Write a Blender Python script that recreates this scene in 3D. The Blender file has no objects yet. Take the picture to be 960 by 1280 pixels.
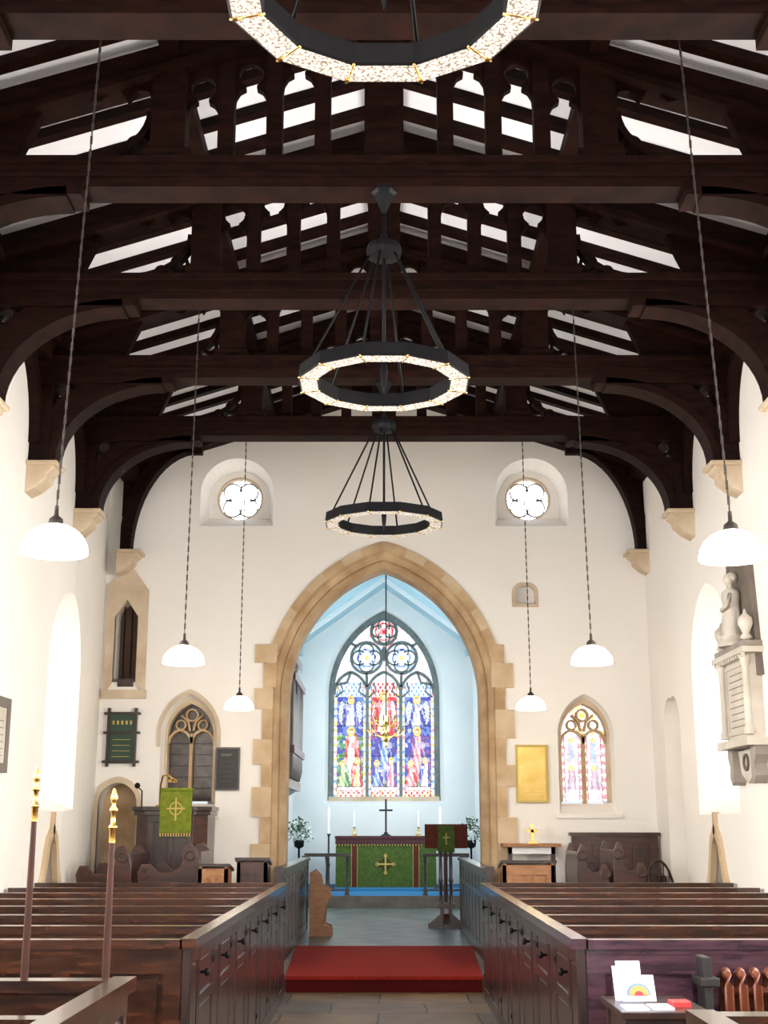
import bpy, bmesh, math, random
from mathutils import Vector
random.seed(7)
sc = bpy.context.scene
try:
    sc.view_settings.view_transform = 'Standard'
    sc.view_settings.look = 'None'
except Exception:
    pass
pi = math.pi

# ---------------------------------------------------------------- materials
def mk(name, c1, c2=None, rough=0.6, metal=0.0, scale=4.0, stretch=(1, 1, 1), bump=0.0,
       emis=None, estr=0.0, coat=0.0, spec=0.5, detail=5.0, ramp=(0.35, 0.65), coatr=.15):
    m = bpy.data.materials.new(name); m.use_nodes = True
    nt = m.node_tree; N = nt.nodes; L = nt.links
    b = N['Principled BSDF']
    b.inputs['Roughness'].default_value = rough
    b.inputs['Metallic'].default_value = metal
    b.inputs['Specular IOR Level'].default_value = spec
    b.inputs['Coat Weight'].default_value = coat
    b.inputs['Coat Roughness'].default_value = coatr
    b.inputs['Base Color'].default_value = (*c1, 1)
    if emis:
        b.inputs['Emission Color'].default_value = (*emis, 1)
        b.inputs['Emission Strength'].default_value = estr
    if c2 or bump:
        tc = N.new('ShaderNodeTexCoord'); mp = N.new('ShaderNodeMapping')
        mp.inputs['Scale'].default_value = stretch
        nz = N.new('ShaderNodeTexNoise'); nz.inputs['Scale'].default_value = scale
        nz.inputs['Detail'].default_value = detail
        L.new(tc.outputs['Object'], mp.inputs[0]); L.new(mp.outputs[0], nz.inputs['Vector'])
        if c2:
            cr = N.new('ShaderNodeValToRGB')
            cr.color_ramp.elements[0].position = ramp[0]; cr.color_ramp.elements[0].color = (*c1, 1)
            cr.color_ramp.elements[1].position = ramp[1]; cr.color_ramp.elements[1].color = (*c2, 1)
            L.new(nz.outputs['Fac'], cr.inputs[0]); L.new(cr.outputs[0], b.inputs['Base Color'])
        if bump:
            bp = N.new('ShaderNodeBump'); bp.inputs['Strength'].default_value = bump
            bp.inputs['Distance'].default_value = 0.02
            L.new(nz.outputs['Fac'], bp.inputs['Height']); L.new(bp.outputs[0], b.inputs['Normal'])
    return m

def mk_brick(name, c1, c2, cm, w, h, mortar, rough, bump=0.2, offset=0.5, rot=0.0, spec=.3):
    m = mk(name, c1, None, rough=rough, spec=spec)
    nt = m.node_tree; N = nt.nodes; L = nt.links; b = N['Principled BSDF']
    tc = N.new('ShaderNodeTexCoord'); mp = N.new('ShaderNodeMapping')
    mp.inputs['Rotation'].default_value = (0, 0, rot)
    nw = N.new('ShaderNodeTexNoise'); nw.inputs['Scale'].default_value = 1.1
    vm = N.new('ShaderNodeVectorMath'); vm.operation = 'MULTIPLY_ADD'; vm.inputs[1].default_value = (.09, .09, 0)
    br = N.new('ShaderNodeTexBrick'); br.offset = offset
    br.inputs['Color1'].default_value = (*c1, 1); br.inputs['Color2'].default_value = (*c2, 1)
    br.inputs['Mortar'].default_value = (*cm, 1); br.inputs['Scale'].default_value = 1
    br.inputs['Mortar Size'].default_value = mortar
    br.inputs['Brick Width'].default_value = w; br.inputs['Row Height'].default_value = h
    L.new(tc.outputs['Object'], mp.inputs[0])
    if rot == 0:
        L.new(mp.outputs[0], nw.inputs['Vector']); L.new(nw.outputs['Color'], vm.inputs[0]); L.new(mp.outputs[0], vm.inputs[2])
        L.new(vm.outputs[0], br.inputs['Vector'])
    else:
        L.new(mp.outputs[0], br.inputs['Vector'])
    nz = N.new('ShaderNodeTexNoise'); nz.inputs['Scale'].default_value = 2.5; nz.inputs['Detail'].default_value = 6
    L.new(tc.outputs['Object'], nz.inputs['Vector'])
    mx = N.new('ShaderNodeMix'); mx.data_type = 'RGBA'; mx.blend_type = 'MULTIPLY'
    mx.inputs['Factor'].default_value = 0.7
    cr = N.new('ShaderNodeValToRGB'); cr.color_ramp.elements[0].position = .3; cr.color_ramp.elements[1].position = .7
    cr.color_ramp.elements[0].color = (.40, .37, .33, 1)
    L.new(nz.outputs['Fac'], cr.inputs[0])
    L.new(br.outputs['Color'], mx.inputs['A']); L.new(cr.outputs[0], mx.inputs['B'])
    L.new(mx.outputs['Result'], b.inputs['Base Color'])
    bp = N.new('ShaderNodeBump'); bp.inputs['Strength'].default_value = bump; bp.invert = True
    bp.inputs['Distance'].default_value = .01
    L.new(br.outputs['Fac'], bp.inputs['Height']); L.new(bp.outputs[0], b.inputs['Normal'])
    return m

plaster = mk('plaster_white', (.87, .84, .79), (.82, .78, .72), rough=.85, scale=.9, bump=.12, ramp=(.3, .75))
plaster_roof = mk('plaster_roof', (.90, .89, .92), (.87, .86, .89), rough=.9, scale=2)
plaster_blue = mk('plaster_pale_blue', (.80, .84, .84), (.75, .80, .81), rough=.85, scale=1.6)
blue_ceil = mk('ceiling_blue', (.34, .55, .64), (.41, .61, .69), rough=.8, scale=2)
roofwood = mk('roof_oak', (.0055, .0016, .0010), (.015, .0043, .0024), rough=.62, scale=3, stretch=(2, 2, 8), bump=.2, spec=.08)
pewwood = mk('pew_oak', (.015, .0048, .0026), (.056, .0175, .007), rough=.26, scale=3, stretch=(1.5, 6, 9), bump=.08, coat=.55, coatr=.10)
pewsheen = mk('pew_oak_painted_sheen', (.024, .010, .018), (.066, .027, .040), rough=.26, scale=3, stretch=(1.5, 6, 9), bump=.08, coat=.6, coatr=.12)  # oak with a violet sheen of reflected light painted into the base colour
pewdark = mk('pew_dark_oak', (.010, .0037, .0028), (.028, .0095, .0057), rough=.34, scale=4, stretch=(3, 3, 1), bump=.08, coat=.35)
staffw = mk('staff_wood', (.035, .009, .004), (.06, .016, .008), rough=.45, scale=6, spec=.3)
redwood = mk('red_mahogany', (.024, .006, .0035), (.065, .017, .008), rough=.35, scale=4, stretch=(1, 3, 8), coat=.3)
lightwood = mk('light_oak', (.24, .095, .03), (.34, .155, .055), rough=.45, scale=4, stretch=(2, 2, 7))
stone = mk('sandstone', (.36, .225, .11), (.60, .44, .265), rough=.85, scale=3.2, bump=.35, ramp=(.3, .7))
stone2 = mk('sandstone_block', (.47, .335, .19), (.63, .49, .33), rough=.85, scale=3.5, bump=.35, ramp=(.3, .7))
stonepale = mk('pale_limestone', (.48, .365, .24), (.62, .51, .375), rough=.85, scale=3, bump=.3)
tracst = mk('tracery_stone', (.11, .145, .145), (.18, .215, .21), rough=.8, scale=6)
slabs = mk_brick('stone_slabs', (.25, .15, .078), (.12, .09, .065), (.04, .03, .022), .85, .66, .010, .5, spec=.3)
tiles = mk_brick('chancel_tiles', (.17, .20, .18), (.05, .085, .09), (.03, .04, .04), .27, .27, .010, .3, offset=0, rot=pi / 4, spec=.35)
red = mk('red_carpet', (.19, .012, .008), (.28, .022, .013), rough=.95, scale=60, bump=.3, spec=.1)
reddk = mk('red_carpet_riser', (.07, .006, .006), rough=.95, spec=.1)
blue = mk('blue_carpet', (.02, .12, .26), (.04, .17, .33), rough=.95, scale=50, spec=.1)
iron = mk('black_iron', (.005, .005, .006), rough=.55, metal=.0, spec=.15)
chainm = mk('chain_dark', (.03, .024, .02), rough=.5, metal=.3)
brass = mk('brass', (.80, .50, .16), rough=.25, metal=1)
gold = mk('gold_panel', (.55, .36, .075), (.70, .49, .16), rough=.45, metal=.4, scale=5)
green = mk('green_cloth', (.055, .090, .02), (.080, .125, .03), rough=.85, scale=20, spec=.1)
greenlt = mk('lime_green_cloth', (.115, .145, .012), (.17, .205, .02), rough=.8, scale=20, spec=.2)
greenbd = mk('green_board', (.010, .045, .024), rough=.5)
goldcl = mk('gold_thread', (.50, .36, .09), rough=.6)
redcl = mk('red_cloth', (.085, .022, .014), (.12, .032, .02), rough=.85, scale=20, spec=.1)
purple = mk('maroon_cover', (.06, .014, .016), rough=.8)
marble = mk('white_marble', (.46, .41, .34), (.60, .55, .48), rough=.5, scale=3)
slate = mk('grey_slate', (.10, .08, .065), (.16, .125, .10), rough=.6, scale=4)
bracket = mk('grey_marble', (.20, .17, .14), (.30, .26, .22), rough=.5, scale=4)
white = mk('white_paint', (.85, .85, .82), rough=.6)
paper = mk('paper', (.66, .70, .85), rough=.7)
paperred = mk('paper_red', (.5, .03, .03), rough=.6)
paperblue = mk('paper_blue', (.12, .25, .6), rough=.6)
paperor = mk('paper_orange', (.75, .28, .08), rough=.6)
black = mk('black_board', (.009, .008, .008), rough=.5)
darkgl = mk('dark_glass', (.03, .023, .02), (.075, .055, .042), rough=.2, scale=12)
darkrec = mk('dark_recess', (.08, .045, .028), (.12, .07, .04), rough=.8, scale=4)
copper = mk('radiator_copper', (.13, .034, .015), (.18, .055, .026), rough=.3, metal=.3, scale=6)
leaf = mk('foliage', (.015, .055, .018), (.04, .11, .035), rough=.6, scale=20)
flower = mk('flower_white', (.85, .88, .85), rough=.7)
dayglass = mk('daylight_glass', (.9, .95, 1), rough=.2, emis=(.92, .96, 1), estr=6)
sideglass = mk('side_window_glass', (.5, .55, .6), rough=.2, emis=(.86, .93, 1), estr=.75)
lampglass = mk('opal_glass', (1, 1, 1), rough=.3, emis=(1, .95, .86), estr=10)
ringglass = mk('ribbed_glass', (.45, .40, .34), rough=.15, emis=(1, .93, .82), estr=.42)
nt = ringglass.node_tree
tc = nt.nodes.new('ShaderNodeTexCoord'); vo = nt.nodes.new('ShaderNodeTexVoronoi'); vo.inputs['Scale'].default_value = 85
cr = nt.nodes.new('ShaderNodeValToRGB'); cr.color_ramp.elements[0].color = (1, .92, .80, 1); cr.color_ramp.elements[1].color = (.18, .135, .10, 1)
cr.color_ramp.elements[0].position = .15; cr.color_ramp.elements[1].position = .75
nt.links.new(tc.outputs['Object'], vo.inputs['Vector']); nt.links.new(vo.outputs['Distance'], cr.inputs[0])
nt.links.new(cr.outputs[0], nt.nodes['Principled BSDF'].inputs['Emission Color'])
nt.links.new(cr.outputs[0], nt.nodes['Principled BSDF'].inputs['Base Color'])

def mk_stained(name, strength):
    m = bpy.data.materials.new(name); m.use_nodes = True
    nt = m.node_tree; N = nt.nodes; L = nt.links; b = N['Principled BSDF']
    b.inputs['Roughness'].default_value = .3
    at = N.new('ShaderNodeAttribute'); at.attribute_name = 'Col'
    L.new(at.outputs['Color'], b.inputs['Emission Color']); b.inputs['Emission Strength'].default_value = strength
    b.inputs['Base Color'].default_value = (.05, .05, .05, 1)
    return m
stained = mk_stained('stained_glass', 1.6)
stained2 = mk_stained('stained_glass_small', 1.5)

# ---------------------------------------------------------------- mesh builder
class MB:
    def __init__(s, name):
        s.n = name; s.v = []; s.f = []; s.mi = []; s.mats = []; s.sm = []
    def add(s, vs, fs, m, smooth=False):
        if m not in s.mats: s.mats.append(m)
        k = s.mats.index(m); o = len(s.v)
        s.v += [tuple(v) for v in vs]
        for f in fs:
            s.f.append([i + o for i in f]); s.mi.append(k); s.sm.append(smooth)
    def box(s, x0, x1, y0, y1, z0, z1, m):
        x0, x1 = sorted((x0, x1)); y0, y1 = sorted((y0, y1)); z0, z1 = sorted((z0, z1))
        s.add([(x0, y0, z0), (x1, y0, z0), (x1, y1, z0), (x0, y1, z0), (x0, y0, z1), (x1, y0, z1), (x1, y1, z1), (x0, y1, z1)],
              [(0, 3, 2, 1), (4, 5, 6, 7), (0, 1, 5, 4), (1, 2, 6, 5), (2, 3, 7, 6), (3, 0, 4, 7)], m)
    def loft(s, A, B, m):
        n = len(A)
        s.add(list(A) + list(B), [list(range(n))[::-1], list(range(n, 2 * n))] + [(i, (i + 1) % n, n + (i + 1) % n, n + i) for i in range(n)], m)
    def prism(s, poly, ax, a, b, m):
        M = {'y': lambda p, t: (p[0], t, p[1]), 'x': lambda p, t: (t, p[0], p[1]), 'z': lambda p, t: (p[0], p[1], t)}[ax]
        s.loft([M(p, a) for p in poly], [M(p, b) for p in poly], m)
    def strip(s, A, B, ax, a, b, m, closed=False):
        M = {'y': lambda p, t: (p[0], t, p[1]), 'x': lambda p, t: (t, p[0], p[1]), 'z': lambda p, t: (p[0], p[1], t)}[ax]
        n = len(A)
        vs = [M(p, a) for p in A] + [M(p, a) for p in B] + [M(p, b) for p in A] + [M(p, b) for p in B]
        fs = []
        for i in range(n if closed else n - 1):
            j = (i + 1) % n
            fs += [(i, j, n + j, n + i), (2 * n + i, 3 * n + i, 3 * n + j, 2 * n + j), (i, 2 * n + i, 2 * n + j, j), (n + i, n + j, 3 * n + j, 3 * n + i)]
        if not closed:
            fs += [(0, n, 3 * n, 2 * n), (n - 1, 3 * n - 1, 4 * n - 1, 2 * n - 1)]
        s.add(vs, fs, m)
    def ribbon(s, pts, w, a, b, m, closed=False, ax='y'):
        n = len(pts); A = []; B = []
        for i in range(n):
            p = Vector(pts[i])
            if closed: t = Vector(pts[(i + 1) % n]) - Vector(pts[i - 1])
            else: t = Vector(pts[min(i + 1, n - 1)]) - Vector(pts[max(i - 1, 0)])
            t.normalize(); nn = Vector((-t.y, t.x)) * w / 2
            A.append(tuple(p + nn)); B.append(tuple(p - nn))
        s.strip(A, B, ax, a, b, m, closed)
    def lathe(s, prof, c, m, n=16, ax='z', smooth=True):
        vs = []; fs = []
        for r, h in prof:
            for k in range(n):
                a = 2 * pi * k / n
                p = (r * math.cos(a), r * math.sin(a), h)
                if ax == 'x': p = (h, p[0], p[1])
                if ax == 'y': p = (p[0], h, p[1])
                vs.append((c[0] + p[0], c[1] + p[1], c[2] + p[2]))
        for i in range(len(prof) - 1):
            for k in range(n):
                k2 = (k + 1) % n
                fs.append((i * n + k, i * n + k2, (i + 1) * n + k2, (i + 1) * n + k))
        s.add(vs, fs, m, smooth)
        s.add(vs[:n], [list(range(n))], m); s.add(vs[-n:], [list(range(n))], m)
    def tube(s, pts, r, m, n=6, closed=False):
        P = [Vector(p) for p in pts]; vs = []; fs = []; L = len(P)
        for i, p in enumerate(P):
            if closed: t = P[(i + 1) % L] - P[i - 1]
            else: t = P[min(i + 1, L - 1)] - P[max(i - 1, 0)]
            t.normalize()
            u = Vector((0, 0, 1)) if abs(t.z) < .9 else Vector((0, 1, 0))
            a = t.cross(u).normalized(); b = t.cross(a)
            for k in range(n):
                an = 2 * pi * k / n
                vs.append(p + a * r * math.cos(an) + b * r * math.sin(an))
        for i in range(L if closed else L - 1):
            j = (i + 1) % L
            for k in range(n):
                k2 = (k + 1) % n
                fs.append((i * n + k, i * n + k2, j * n + k2, j * n + k))
        if not closed: fs += [list(range(n)), list(range((L - 1) * n, L * n))]
        s.add(vs, fs, m, True)
    def ball(s, c, r, m, n=12, sz=1.0):
        s.lathe([(max(r * math.sin(pi * i / 8), .0005), -r * sz * math.cos(pi * i / 8)) for i in range(9)], c, m, n)
    def done(s, bevel=0.0, recenter=True, weld=False):
        me = bpy.data.meshes.new(s.n)
        xs = [v[0] for v in s.v]; ys = [v[1] for v in s.v]; zs = [v[2] for v in s.v]
        c = Vector(((min(xs) + max(xs)) / 2, (min(ys) + max(ys)) / 2, min(zs))) if recenter else Vector((0, 0, 0))
        me.from_pydata([Vector(v) - c for v in s.v], [], s.f)
        for m in s.mats: me.materials.append(m)
        for i, p in enumerate(me.polygons):
            p.material_index = s.mi[i]; p.use_smooth = s.sm[i]
        bm = bmesh.new(); bm.from_mesh(me)
        bmesh.ops.recalc_face_normals(bm, faces=bm.faces)
        bm.to_mesh(me); bm.free()
        o = bpy.data.objects.new(s.n, me); sc.collection.objects.link(o); o.location = c
        if bevel:
            md = o.modifiers.new('bevel', 'BEVEL'); md.width = bevel; md.segments = 2; md.limit_method = 'ANGLE'
        return o

def cut(obj, cutters):
    for c in cutters:
        md = obj.modifiers.new('b', 'BOOLEAN'); md.operation = 'DIFFERENCE'; md.object = c; md.solver = 'EXACT'
    bpy.context.view_layer.update()
    dg = bpy.context.evaluated_depsgraph_get()
    me = bpy.data.meshes.new_from_object(obj.evaluated_get(dg))
    obj.modifiers.clear(); obj.data = me
    for c in cutters: bpy.data.objects.remove(c)

def arcpts(cx, hw, zs, za, n=12):
    """pointed arch head, left springing to right springing"""
    h = za - zs; R = (hw * hw + h * h) / (2 * hw)
    out = []
    th = math.asin(min(1, h / R)) if R >= hw else pi - math.asin(min(1, h / R))
    for i in range(n + 1):
        a = th * i / n
        out.append((cx - (R * math.cos(a) - (R - hw)), zs + R * math.sin(a)))
    return out + [(2 * cx - p[0], p[1]) for p in out[-2::-1]]
def archpoly(cx, hw, zb, zs, za, n=12):
    return [(cx - hw, zb)] + arcpts(cx, hw, zs, za, n) + [(cx + hw, zb)]
def circ(cx, cz, r, n=24, a0=0, a1=2 * pi, end=False):
    return [(cx + r * math.cos(a0 + (a1 - a0) * i / n), cz + r * math.sin(a0 + (a1 - a0) * i / n)) for i in range(n + (1 if end else 0))]

E = 1.6
YE = 16.4      # east wall of the nave
W = 3.4

# ---------------------------------------------------------------- shell
f = MB('floor'); f.box(-4.3, 4.1, -5, 13.3, -.2, 0, slabs); f.done(recenter=False)
f = MB('floor_choir'); f.box(-4.3, 4.1, 13.3, 17.1, -.2, .134, slabs); f.done(recenter=False)
f = MB('floor_chancel'); f.box(-2.2, 2.2, 16.5, 24, -.1, .138, tiles); f.done(recenter=False)
f = MB('floor_sanctuary'); f.box(-2.2, 2.2, 24, 28.3, -.1, .342, blue)
f.box(-2.2, 2.2, 23.97, 24.0, .1, .345, slate); f.box(-1.95, 1.95, 25.9, 28.3, .342, .36, blue); f.done(recenter=False)

wl = MB('wall_left'); wl.prism([(-3.4, -5), (-3.4, 13.9), (-3.62, 16.4), (-4.3, 16.4), (-4.3, -5)], 'z', 0, 6.5, plaster); wl = wl.done(recenter=False)
wr = MB('wall_right'); wr.box(3.4, 4.1, -5, 16.4, 0, 6.5, plaster); wr = wr.done(recenter=False)
def splay(side, y0, y1, zb, zs, za, d=.62, sp=.28):
    """window embrasure cutter"""
    yc = (y0 + y1) / 2; hw = (y1 - y0) / 2
    xa = 3.3 * side; xb = (3.4 + d) * side
    if side < 0: xa, xb = -3.2, -4.05
    c = MB('cutter')
    A = [(xa, p[0], p[1]) for p in archpoly(yc, hw, zb, zs, za)]
    B = [(xb, p[0], p[1]) for p in archpoly(yc, hw - sp, zb + .35, zs - .05, za - .3)]
    c.loft(A, B, plaster)
    return c.done(recenter=False)
wins_l = [(12.9, 14.7, 1.65, 3.2, 4.12), (8.6, 10.4, 1.65, 3.2, 4.12), (4.3, 6.1, 1.65, 3.2, 4.12), (0, 1.8, 1.65, 3.2, 4.12)]
wins_r = [(12.5, 14.2, 1.65, 3.2, 4.12), (8.6, 10.4, 1.65, 3.2, 4.12), (4.3, 6.1, 1.65, 3.2, 4.12), (0, 1.8, 1.65, 3.2, 4.12)]
cl = [splay(-1, *w) for w in wins_l]
crr = [splay(1, *w) for w in wins_r]
def niche_poly(yc, hw, zb, zs, za):
    L = []
    for i in range(9):
        t = i / 8
        L.append((yc - hw * (1 - t) ** .6 * (1 - .25 * math.sin(pi * t)), zs + (za - zs) * t ** 1.4))
    return [(yc - hw, zb)] + L + [(2 * yc - p[0], p[1]) for p in L[-2::-1]] + [(yc + hw, zb)]
for s, lst in ((-1, cl), (1, crr)):
    c = MB('cutter'); c.prism(niche_poly(13.45, .5, .2, .9, 1.5), 'x', 3.2 * s, 3.75 * s, stonepale); lst.append(c.done(recenter=False))
c = MB('cutter'); c.prism(archpoly(15.3, .42, .9, 2.75, 3.05), 'x', 3.2, 3.75, plaster); crr.append(c.done(recenter=False))
cut(wl, cl); cut(wr, crr)
k = 0
for side, ws in ((-1, wins_l), (1, wins_r)):
    for (y0, y1, zb, zs, za) in ws:
        k += 1
        yc = (y0 + y1) / 2; hw = (y1 - y0) / 2 - .28
        x = 3.98 * side if side > 0 else -4.0
        g = MB('window_%d' % k)
        g.prism(archpoly(yc, hw + .02, zb + .34, zs - .05, za - .28), 'x', x, x + .02 * side, sideglass)
        g.ribbon(archpoly(yc, hw - .02, zb + .36, zs - .05, za - .32), .07, x - .05 * side, x + .03 * side, stonepale, ax='x')
        g.box(x - .05 * side, x + .02 * side, yc - .03, yc + .03, zb + .35, za - .4, stonepale)
        for q in range(5): g.box(x - .03 * side, x, yc - hw, yc + hw, zb + .6 + q * .3, zb + .612 + q * .3, slate)
        g.done()
        if yc > 12: en = 14
        elif yc > 8: en = 330
        else: en = 240
        L = bpy.data.lights.new('daylight', 'AREA'); L.shape = 'RECTANGLE'; L.size = 2 * hw; L.size_y = 1.9
        L.energy = en; L.color = (1, .965, .93)
        o = bpy.data.objects.new('daylight', L); sc.collection.objects.link(o)
        o.location = (x - .12 * side, yc, 2.85)
        o.rotation_euler = (pi / 2, 0, pi / 2 if side > 0 else -pi / 2)

for s in (-1, 1):
    g = MB('tomb_niche')
    P = niche_poly(13.45, .53, .134, .9, 1.55)
    g.ribbon(P, .1, 3.36 * s, 3.42 * s, stone2, ax='x')
    g.ribbon([(13.45, 1.5), (13.45, 1.72)], .07, 3.36 * s, 3.42 * s, stone2, ax='x')
    g.box(3.40 * s, 3.74 * s, 12.96, 13.94, .2, .28, stonepale)
    g.box(3.70 * s, 3.74 * s, 12.96, 13.94, .2, 1.5, stone)
    g.box(3.45 * s, 3.68 * s, 13.05, 13.85, .28, .6, slate); g.ball((3.55 * s, 13.2, .68), .1, slate)
    g.done()

# nave east wall
def arch_off(off, n=20, zb=.134):
    R0 = (ARx ** 2 + (ARa - ARs) ** 2) / (2 * ARx); cxx = R0 - ARx; R = R0 + off
    th = math.acos(cxx / R)
    out = [(-(R * math.cos(th * i / n) - cxx), ARs + R * math.sin(th * i / n)) for i in range(n + 1)]
    out += [(-p[0], p[1]) for p in out[-2::-1]]
    return [(out[0][0], zb)] + out + [(out[-1][0], zb)]
we = MB('wall_east'); we.prism([(-4.3, 0), (4.1, 0), (4.1, 6.3), (0, 7.56), (-4.3, 6.2)], 'y', YE, YE + .7, plaster); we = we.done(recenter=False)
cs = []
def cutter(poly, a, b, m=plaster):
    c = MB('cutter'); c.prism(poly, 'y', a, b, m); cs.append(c.done(recenter=False))
ARx, ARs, ARa = 1.23, E + 1.58, E + 3.27
cutter(arch_off(.25, 20, -.5), 16.2, YE + .22)
cutter(arch_off(.04, 20, -.5), 16.3, 17.3)
for x in (-1.945, 1.945):
    hw = .485; zb = E + 3.80; za = E + 4.74
    pts = [(x - hw, zb)] + circ(x, za - hw, hw, 16, pi, 0, True) + [(x + hw, zb)]
    c = MB('cutter')
    inn = [(x - hw * .86, zb + .2)] + circ(x, za - hw - .02, hw * .86, 16, pi, 0, True) + [(x + hw * .86, zb + .2)]
    c.loft([(p[0], 16.38, p[1]) for p in pts], [(p[0], 16.78, p[1]) for p in inn], plaster)
    cs.append(c.done(recenter=False))
    cutter(circ(x, E + 4.27, .31, 28), 16.6, 17.3)
NW = [(-2.466, 0), (2.55, 1)]
for (x, t) in NW:
    c = MB('cutter')
    A = archpoly(x, .36, E + .12, E + 1.1, E + 1.62)
    B = archpoly(x, .31, E + .25, E + 1.1, E + 1.55)
    c.loft([(p[0], 16.38, p[1]) for p in A], [(p[0], 16.62, p[1]) for p in B], plaster); cs.append(c.done(recenter=False))
    cutter(B, 16.55, 17.3)
cutter(archpoly(-3.32, .15, E + 1.76, E + 2.6, E + 2.82), 16.3, 16.8)
cutter(archpoly(1.83, .14, E + 2.77, E + 2.92, E + 3.02), 16.3, 16.6)
cutter(archpoly(-3.33, .24, .134, E + .25, E + .5), 16.3, 16.8)
cut(we, cs)
ww = MB('wall_west'); ww.box(-4.3, 4.1, -5.2, -5, 0, 7.6, plaster); ww.done(recenter=False)

# nave plaster ceiling
SL = .32; HP = 5.60 + E
c = MB('ceiling')
for s in (-1, 1):
    xe = 4.3
    c.prism([(0, HP + .315), (s * xe, HP + .315 - SL * xe), (s * xe, HP + .41 - SL * xe), (0, HP + .41)], 'y', -5.1, 16.6, plaster_roof)
c.done(recenter=False)

# chancel
cw = MB('wall_chancel_left'); cw.box(-2.3, -1.95, 17.1, 28.8, 0, 7, plaster_blue); cw.done(recenter=False)
cw = MB('wall_chancel_right'); cw.box(1.95, 2.3, 17.1, 28.8, 0, 7, plaster_blue); cw.done(recenter=False)
cw = MB('wall_chancel_east'); cw.box(-2.3, 2.3, 28.3, 28.8, 0, 7.2, plaster_blue); cw = cw.done(recenter=False)
cs = []
c = MB('cutter')
A = archpoly(0, 1.32, E + .42, E + 2.8, E + 4.75, 16); B = archpoly(0, 1.19, E + .52, E + 2.8, E + 4.62, 16)
c.loft([(p[0], 28.25, p[1]) for p in A], [(p[0], 28.5, p[1]) for p in B], plaster_blue); cs.append(c.done(recenter=False))
cutter(B, 28.45, 29)
cut(cw, cs)
c = MB('ceiling_chancel')
for s in (-1, 1):
    c.prism([(0, E + 5.15), (s * 2.2, E + 5.15 - .72 * 2.2), (s * 2.2, E + 5.3 - .72 * 2.2), (0, E + 5.3)], 'y', 17.05, 28.4, blue_ceil)
    c.box(s * 1.95, s * 1.80, 17.1, 28.3, E + 3.62, E + 3.72, blue_ceil)
for y in (19.5, 22, 24.5, 27):
    for s in (-1, 1):
        c.prism([(0, E + 5.05), (s * 2.0, E + 5.05 - 1.44), (s * 2.0, E + 5.2 - 1.44), (0, E + 5.2)], 'y', y - .05, y + .05, plaster_blue)
c.done(recenter=False)
for side in (-1, 1):
    for yc in (20.4, 25.6):
        if side < 0 and yc < 22: yc = 22.3
        k += 1
        g = MB('window_%d' % k)
        x = 1.94 * side
        g.prism(archpoly(yc, .45, E + .6, E + 2, E + 2.6), 'x', x, x + .015 * side, sideglass)
        g.ribbon(archpoly(yc, .45, E + .6, E + 2, E + 2.6), .1, x - .03 * side, x + .01 * side, stonepale, ax='x'); g.done()
        L = bpy.data.lights.new('daylight', 'AREA'); L.shape = 'RECTANGLE'; L.size = .9; L.size_y = 1.8
        L.energy = 84; L.color = (.96, .99, 1)
        o = bpy.data.objects.new('daylight', L); sc.collection.objects.link(o)
        o.location = (1.85 * side, yc, 3.3); o.rotation_euler = (pi / 2, 0, pi / 2 if side > 0 else -pi / 2)

# ---------------------------------------------------------------- chancel arch dressings
a = MB('chancel_arch')
def skin(prof, m):
    rows = [[(p[0], y, p[1]) for p in arch_off(o)] for o, y in prof]
    n = len(rows[0]); vs = sum(rows, []); fs = []
    for r in range(len(rows) - 1):
        for i in range(n - 1):
            fs.append((r * n + i, r * n + i + 1, (r + 1) * n + i + 1, (r + 1) * n + i))
    a.add(vs, fs, m)
skin([(.31, YE + .02), (.31, YE - .028), (.20, YE - .028), (.17, YE + .03), (.10, YE + .08), (.085, YE + .05), (.07, YE + .10), (0, YE + .19), (0, YE + .55), (.06, YE + .72)], stone)
R0 = (ARx ** 2 + (ARa - ARs) ** 2) / (2 * ARx); cxx = R0 - ARx
for s in (-1, 1):
    thm = math.acos(cxx / (R0 + .25)); nv = 9
    for i in range(nv):
        t0 = thm * (i + .02) / nv; t1 = thm * (i + .98) / nv
        ri, ro = R0 + .205, R0 + .315
        A = [(s * (ri * math.cos(t0 + (t1 - t0) * j / 4) - cxx), ARs + ri * math.sin(t0 + (t1 - t0) * j / 4)) for j in range(5)]
        B = [(s * (ro * math.cos(t0 + (t1 - t0) * j / 4) - cxx), ARs + ro * math.sin(t0 + (t1 - t0) * j / 4)) for j in range(5)]
        a.strip(A, B, 'y', YE - .036, YE + .01, stone2 if i % 2 else stone)
z = .134; i = 0
while z < ARs + .60:
    h = .27 + .05 * (i % 3)
    for s in (-1, 1):
        wj = (.40 if (i + (s > 0)) % 2 else .29)
        x0 = ARx + .18
        if z > ARs: x0 = ARx + .14
        a.box(s * x0, s * (ARx + wj + .02), YE - .038, YE + .03, z + .004, min(z + h - .004, ARs + .66), stone2 if (i + (s > 0)) % 2 else stone)
    z += h; i += 1
a.done(recenter=False)

# corbels, trusses
def corbel(x, y, zt):
    s = 1 if x > 0 else -1; x = abs(x)
    c = MB('stone_corbel')
    P = [(x + .02, zt), (x - .26, zt), (x - .26, zt - .08), (x - .20, zt - .12), (x - .20, zt - .17), (x - .10, zt - .26), (x + .02, zt - .32)]
    c.loft([(s * p[0], y - .14, p[1]) for p in P], [(s * p[0], y + .14, p[1]) for p in P], stonepale)
    c.box(s * (x), s * (x - .30), y - .17, y + .17, zt - .05, zt, stonepale)
    c.done(bevel=.015)

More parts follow.
